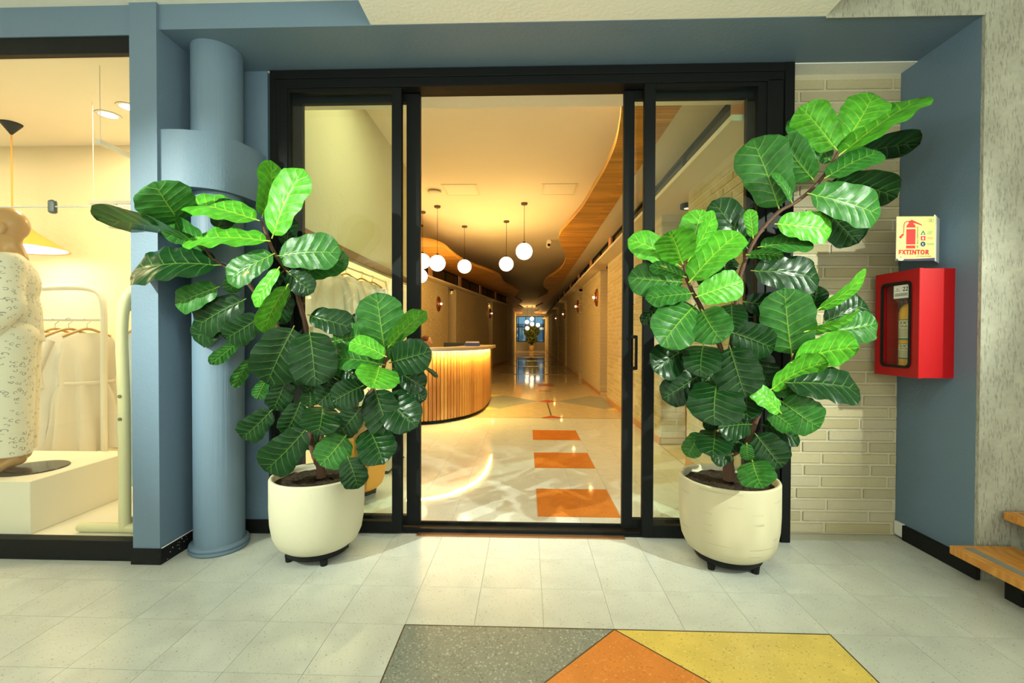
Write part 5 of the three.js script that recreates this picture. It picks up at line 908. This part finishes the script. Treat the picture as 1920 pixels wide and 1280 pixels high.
{ // mannequin
  const o = thing('mannequin', 'bald golden mannequin in printed white pyjamas in the boutique window', 'mannequin', [-2.68, 0.415, -0.20]); o.rotation.y = -0.85;
  const skin = pmat([0.52, 0.29, 0.09], { roughness: 0.3 });
  const wr = [0.17, 0.80, 0.10], wl = [-0.235, 0.77, 0.02];
  const body = [E2([0, 1.16, 0], [0.145, 0.16, 0.09]), E2([0, 0.97, 0], [0.115, 0.13, 0.08]), E2([0, 0.85, -0.005], [0.145, 0.10, 0.10]), C([0, 1.26, -0.015], [0, 1.41, 0.01], 0.054, 0.050)];
  for (const s of [-1, 1]) body.push(C([s * 0.08, 0.83, 0], [s * 0.085, 0.46, 0.005], 0.08, 0.052), C([s * 0.085, 0.46, 0.005], [s * 0.085, 0.09, -0.02], 0.05, 0.031), C([s * 0.085, 0.07, -0.03], [s * 0.088, 0.035, 0.07], 0.034, 0.030), C([s * 0.088, 0.032, 0.07], [s * 0.092, 0.026, 0.135], 0.032, 0.022), C([s * 0.05, 1.265, 0], [s * 0.165, 1.25, 0], 0.06, 0.05));
  body.push(C([0.165, 1.25, 0], [0.225, 1.0, -0.02], 0.047, 0.038), C([0.225, 1.0, -0.02], wr, 0.037, 0.026), C([-0.165, 1.25, 0], [-0.22, 1.0, -0.02], 0.047, 0.038), C([-0.22, 1.0, -0.02], wl, 0.037, 0.026));
  const g1 = sdf(body, [0, 0.76, 0], 1.64, 0.0125, 0.04), g2 = sdf([...headPrims([0, 1.49, 0.045], 1.2), C([0, 1.31, -0.02], [0, 1.43, 0.015], 0.052, 0.050)], [0, 1.47, 0.04], 0.42, 0.004, 0.025);
  const g3 = sdf(handPrims(wr, [-0.08, -1, 0.25], [-0.3, 0.1, 1], 0.95), [wr[0] - 0.01, wr[1] - 0.08, wr[2] + 0.03], 0.26, 0.0035, 0.012), g4 = sdf(handPrims(wl, [0, -1, 0.2], [0.3, 0, 1], 0.95), [wl[0], wl[1] - 0.08, wl[2] + 0.03], 0.26, 0.0035, 0.012);
  mesh(o, 'body', join([g1, g2, g3, g4]), skin);
  const print = new THREE.MeshStandardMaterial({ roughness: 0.8, map: (() => {
    const n = 512, d = new Float32Array(n * n).fill(0), r = rng(140);
    for (let q = 0; q < 190; q++) { const cx = r() * n, cy = r() * n, a = 6 + r() * 6, b = a * (0.6 + 0.5 * r()), th = r() * 3.1, gap = r() * 6.28; for (let y = -14; y <= 14; y++) for (let x = -14; x <= 14; x++) { const u = (x * Math.cos(th) + y * Math.sin(th)) / a, w = (-x * Math.sin(th) + y * Math.cos(th)) / b, m = Math.hypot(u, w), an = Math.cos(Math.atan2(w, u) - gap); if (m > 0.62 && m < 1 && an < 0.7) d[((cy + y + n) | 0) % n * n + ((cx + x + n) | 0) % n] = 1; } }
    return tex(n, (x, y) => d[y * n + x] ? [0.56, 0.57, 0.52] : [0.86, 0.85, 0.77], true, 2.2);
  })() });
  const top = [E2([0, 1.15, 0], [0.185, 0.175, 0.125]), E2([0, 0.97, 0.0], [0.165, 0.16, 0.115]), C([0, 0.97, 0], [0, 0.80, 0], 0.125, 0.14, { cut: 0.79 })];
  for (const s of [-1, 1]) { const w = s > 0 ? wr : wl; top.push(C([s * 0.06, 1.265, 0], [s * 0.165, 1.245, 0], 0.07, 0.07), C([s * 0.165, 1.245, 0], [s * 0.235, 1.0, -0.02], 0.07, 0.066), C([s * 0.235, 1.0, -0.02], [w[0] * 1.02, w[1] + 0.03, w[2] - 0.02], 0.064, 0.052)); }
  top.push(C([0, 1.25, 0.13], [0, 1.42, 0.02], 0.03, 0.07, { sub: true }));
  mesh(o, 'pyjama_shirt', sdf(top, [0, 1.06, 0], 0.84, 0.009, 0.04), print).userData.label = 'white shirt with a grey spotted print';
  const tr = [E2([0, 0.83, 0], [0.175, 0.11, 0.13])]; for (const s of [-1, 1]) tr.push(C([s * 0.085, 0.82, 0], [s * 0.10, 0.10, 0], 0.115, 0.092, { cut: 0.10 }));
  mesh(o, 'pyjama_trousers', sdf(tr, [0, 0.5, 0], 1.0, 0.009, 0.03), print).userData.label = 'wide white trousers with a grey spotted print';
  mesh(o, 'base_plate', lathe([[0.001, 0], [0.17, 0], [0.172, 0.004], [0.168, 0.008], [0.001, 0.008]], 40), mat([0.06, 0.055, 0.05], { roughness: 0.15, metalness: 0.8 }), [0.09, 0, -0.09]);
}
{ // receptionist
  const o = thing('person', 'seated receptionist with tied brown hair and dark top looking sideways behind the desk', 'person', [-1.30, 0, -5.62]); o.rotation.y = 1.25;
  const skin = mat([0.62, 0.36, 0.23], { roughness: 0.55 }), hw = [[0.12, 0.78, 0.36], [-0.12, 0.78, 0.36]];
  const body = [E2([0, 0.85, 0.0], [0.145, 0.15, 0.095]), E2([0, 0.68, 0], [0.125, 0.13, 0.09]), E2([0, 0.56, 0], [0.165, 0.10, 0.12]), C([0, 0.95, 0.0], [0, 1.03, 0.02], 0.05, 0.046), E2([0, 1.12, 0.03], [0.07, 0.10, 0.085])];
  [1, -1].forEach((s, i) => body.push(C([s * 0.09, 0.56, 0], [s * 0.11, 0.55, 0.40], 0.082, 0.055), C([s * 0.11, 0.55, 0.40], [s * 0.11, 0.1, 0.42], 0.052, 0.034), C([s * 0.11, 0.06, 0.41], [s * 0.115, 0.035, 0.55], 0.036, 0.026), C([s * 0.05, 0.94, 0], [s * 0.165, 0.92, 0], 0.055, 0.05), C([s * 0.165, 0.92, 0], [s * 0.21, 0.70, 0.09], 0.046, 0.038), C([s * 0.21, 0.70, 0.09], hw[i], 0.036, 0.026)));
  const parts = [sdf(body, [0, 0.6, 0.12], 1.3, 0.012, 0.04), sdf([...headPrims([0, 1.135, 0.03], 1.0), C([0, 0.98, 0.01], [0, 1.07, 0.02], 0.046, 0.045)], [0, 1.11, 0.03], 0.34, 0.004, 0.025)];
  hw.forEach((w, i) => parts.push(sdf(handPrims(w, [0, -0.05, 1], [i ? 1 : -1, 0.1, 0], 0.92), [w[0], w[1], w[2] + 0.08], 0.26, 0.004, 0.012)));
  mesh(o, 'body', join(parts), skin);
  mesh(o, 'hair', sdf([E2([0, 1.165, 0.005], [0.084, 0.092, 0.098]), C([0, 1.16, -0.07], [0, 1.09, -0.10], 0.055, 0.045), E2([0, 1.13, -0.125], [0.04, 0.045, 0.035]), E2([0, 1.10, 0.115], [0.075, 0.11, 0.065], { sub: true }), E2([0.085, 1.10, 0.06], [0.035, 0.06, 0.05], { sub: true }), E2([-0.085, 1.10, 0.06], [0.035, 0.06, 0.05], { sub: true })], [0, 1.14, -0.01], 0.36, 0.004, 0.02), mat([0.09, 0.025, 0.012], { roughness: 0.45 })).userData.label = 'dark reddish brown hair tied at the back';
  const shirt = [E2([0, 0.85, 0], [0.165, 0.165, 0.115]), E2([0, 0.66, 0], [0.15, 0.15, 0.11]), E2([0, 0.94, 0], [0.07, 0.04, 0.06])]; [1, -1].forEach((s, i) => shirt.push(C([s * 0.05, 0.94, 0], [s * 0.165, 0.92, 0], 0.062, 0.06), C([s * 0.165, 0.92, 0], [s * 0.215, 0.70, 0.09], 0.058, 0.052), C([s * 0.215, 0.70, 0.09], [hw[i][0] * 1.05, hw[i][1], hw[i][2] - 0.04], 0.05, 0.038)));
  mesh(o, 'blouse', sdf(shirt, [0, 0.76, 0.08], 0.74, 0.01, 0.035), mat([0.03, 0.035, 0.05], { roughness: 0.9 })).userData.label = 'dark blouse';
  const tr = [E2([0, 0.56, 0], [0.18, 0.105, 0.13])]; for (const s of [-1, 1]) tr.push(C([s * 0.09, 0.56, 0], [s * 0.112, 0.55, 0.41], 0.092, 0.066), C([s * 0.112, 0.55, 0.41], [s * 0.112, 0.12, 0.425], 0.064, 0.05));
  mesh(o, 'trousers', sdf(tr, [0, 0.4, 0.2], 0.9, 0.011, 0.03), mat([0.03, 0.03, 0.035], { roughness: 0.9 }));
  const ch = thing('office_chair', 'dark office chair under the seated receptionist', 'chair', [-1.30, 0, -5.62]); ch.rotation.y = 1.25;
  mesh(ch, 'seat', rbx(-0.23, 0.23, 0.41, 0.465, -0.22, 0.24, 0.02, 3), blackTrim); mesh(ch, 'backrest', rbx(-0.21, 0.21, 0.58, 0.98, -0.24, -0.19, 0.02, 3), blackTrim); mesh(ch, 'back_post', rbx(-0.03, 0.03, 0.43, 0.7, -0.26, -0.23, 0.006), blackTrim); mesh(ch, 'column', cyl(0.03, 0.03, 0.06, 0.41), blackTrim);
  for (let k = 0; k < 5; k++) { const a = k * 1.2566; mesh(ch, 'leg', tube([[0, 0.09, 0], [Math.cos(a) * 0.16, 0.075, Math.sin(a) * 0.16], [Math.cos(a) * 0.28, 0.03, Math.sin(a) * 0.28]], 0.02, 10, 8), blackTrim); }
}
renderer.render(scene, camera);
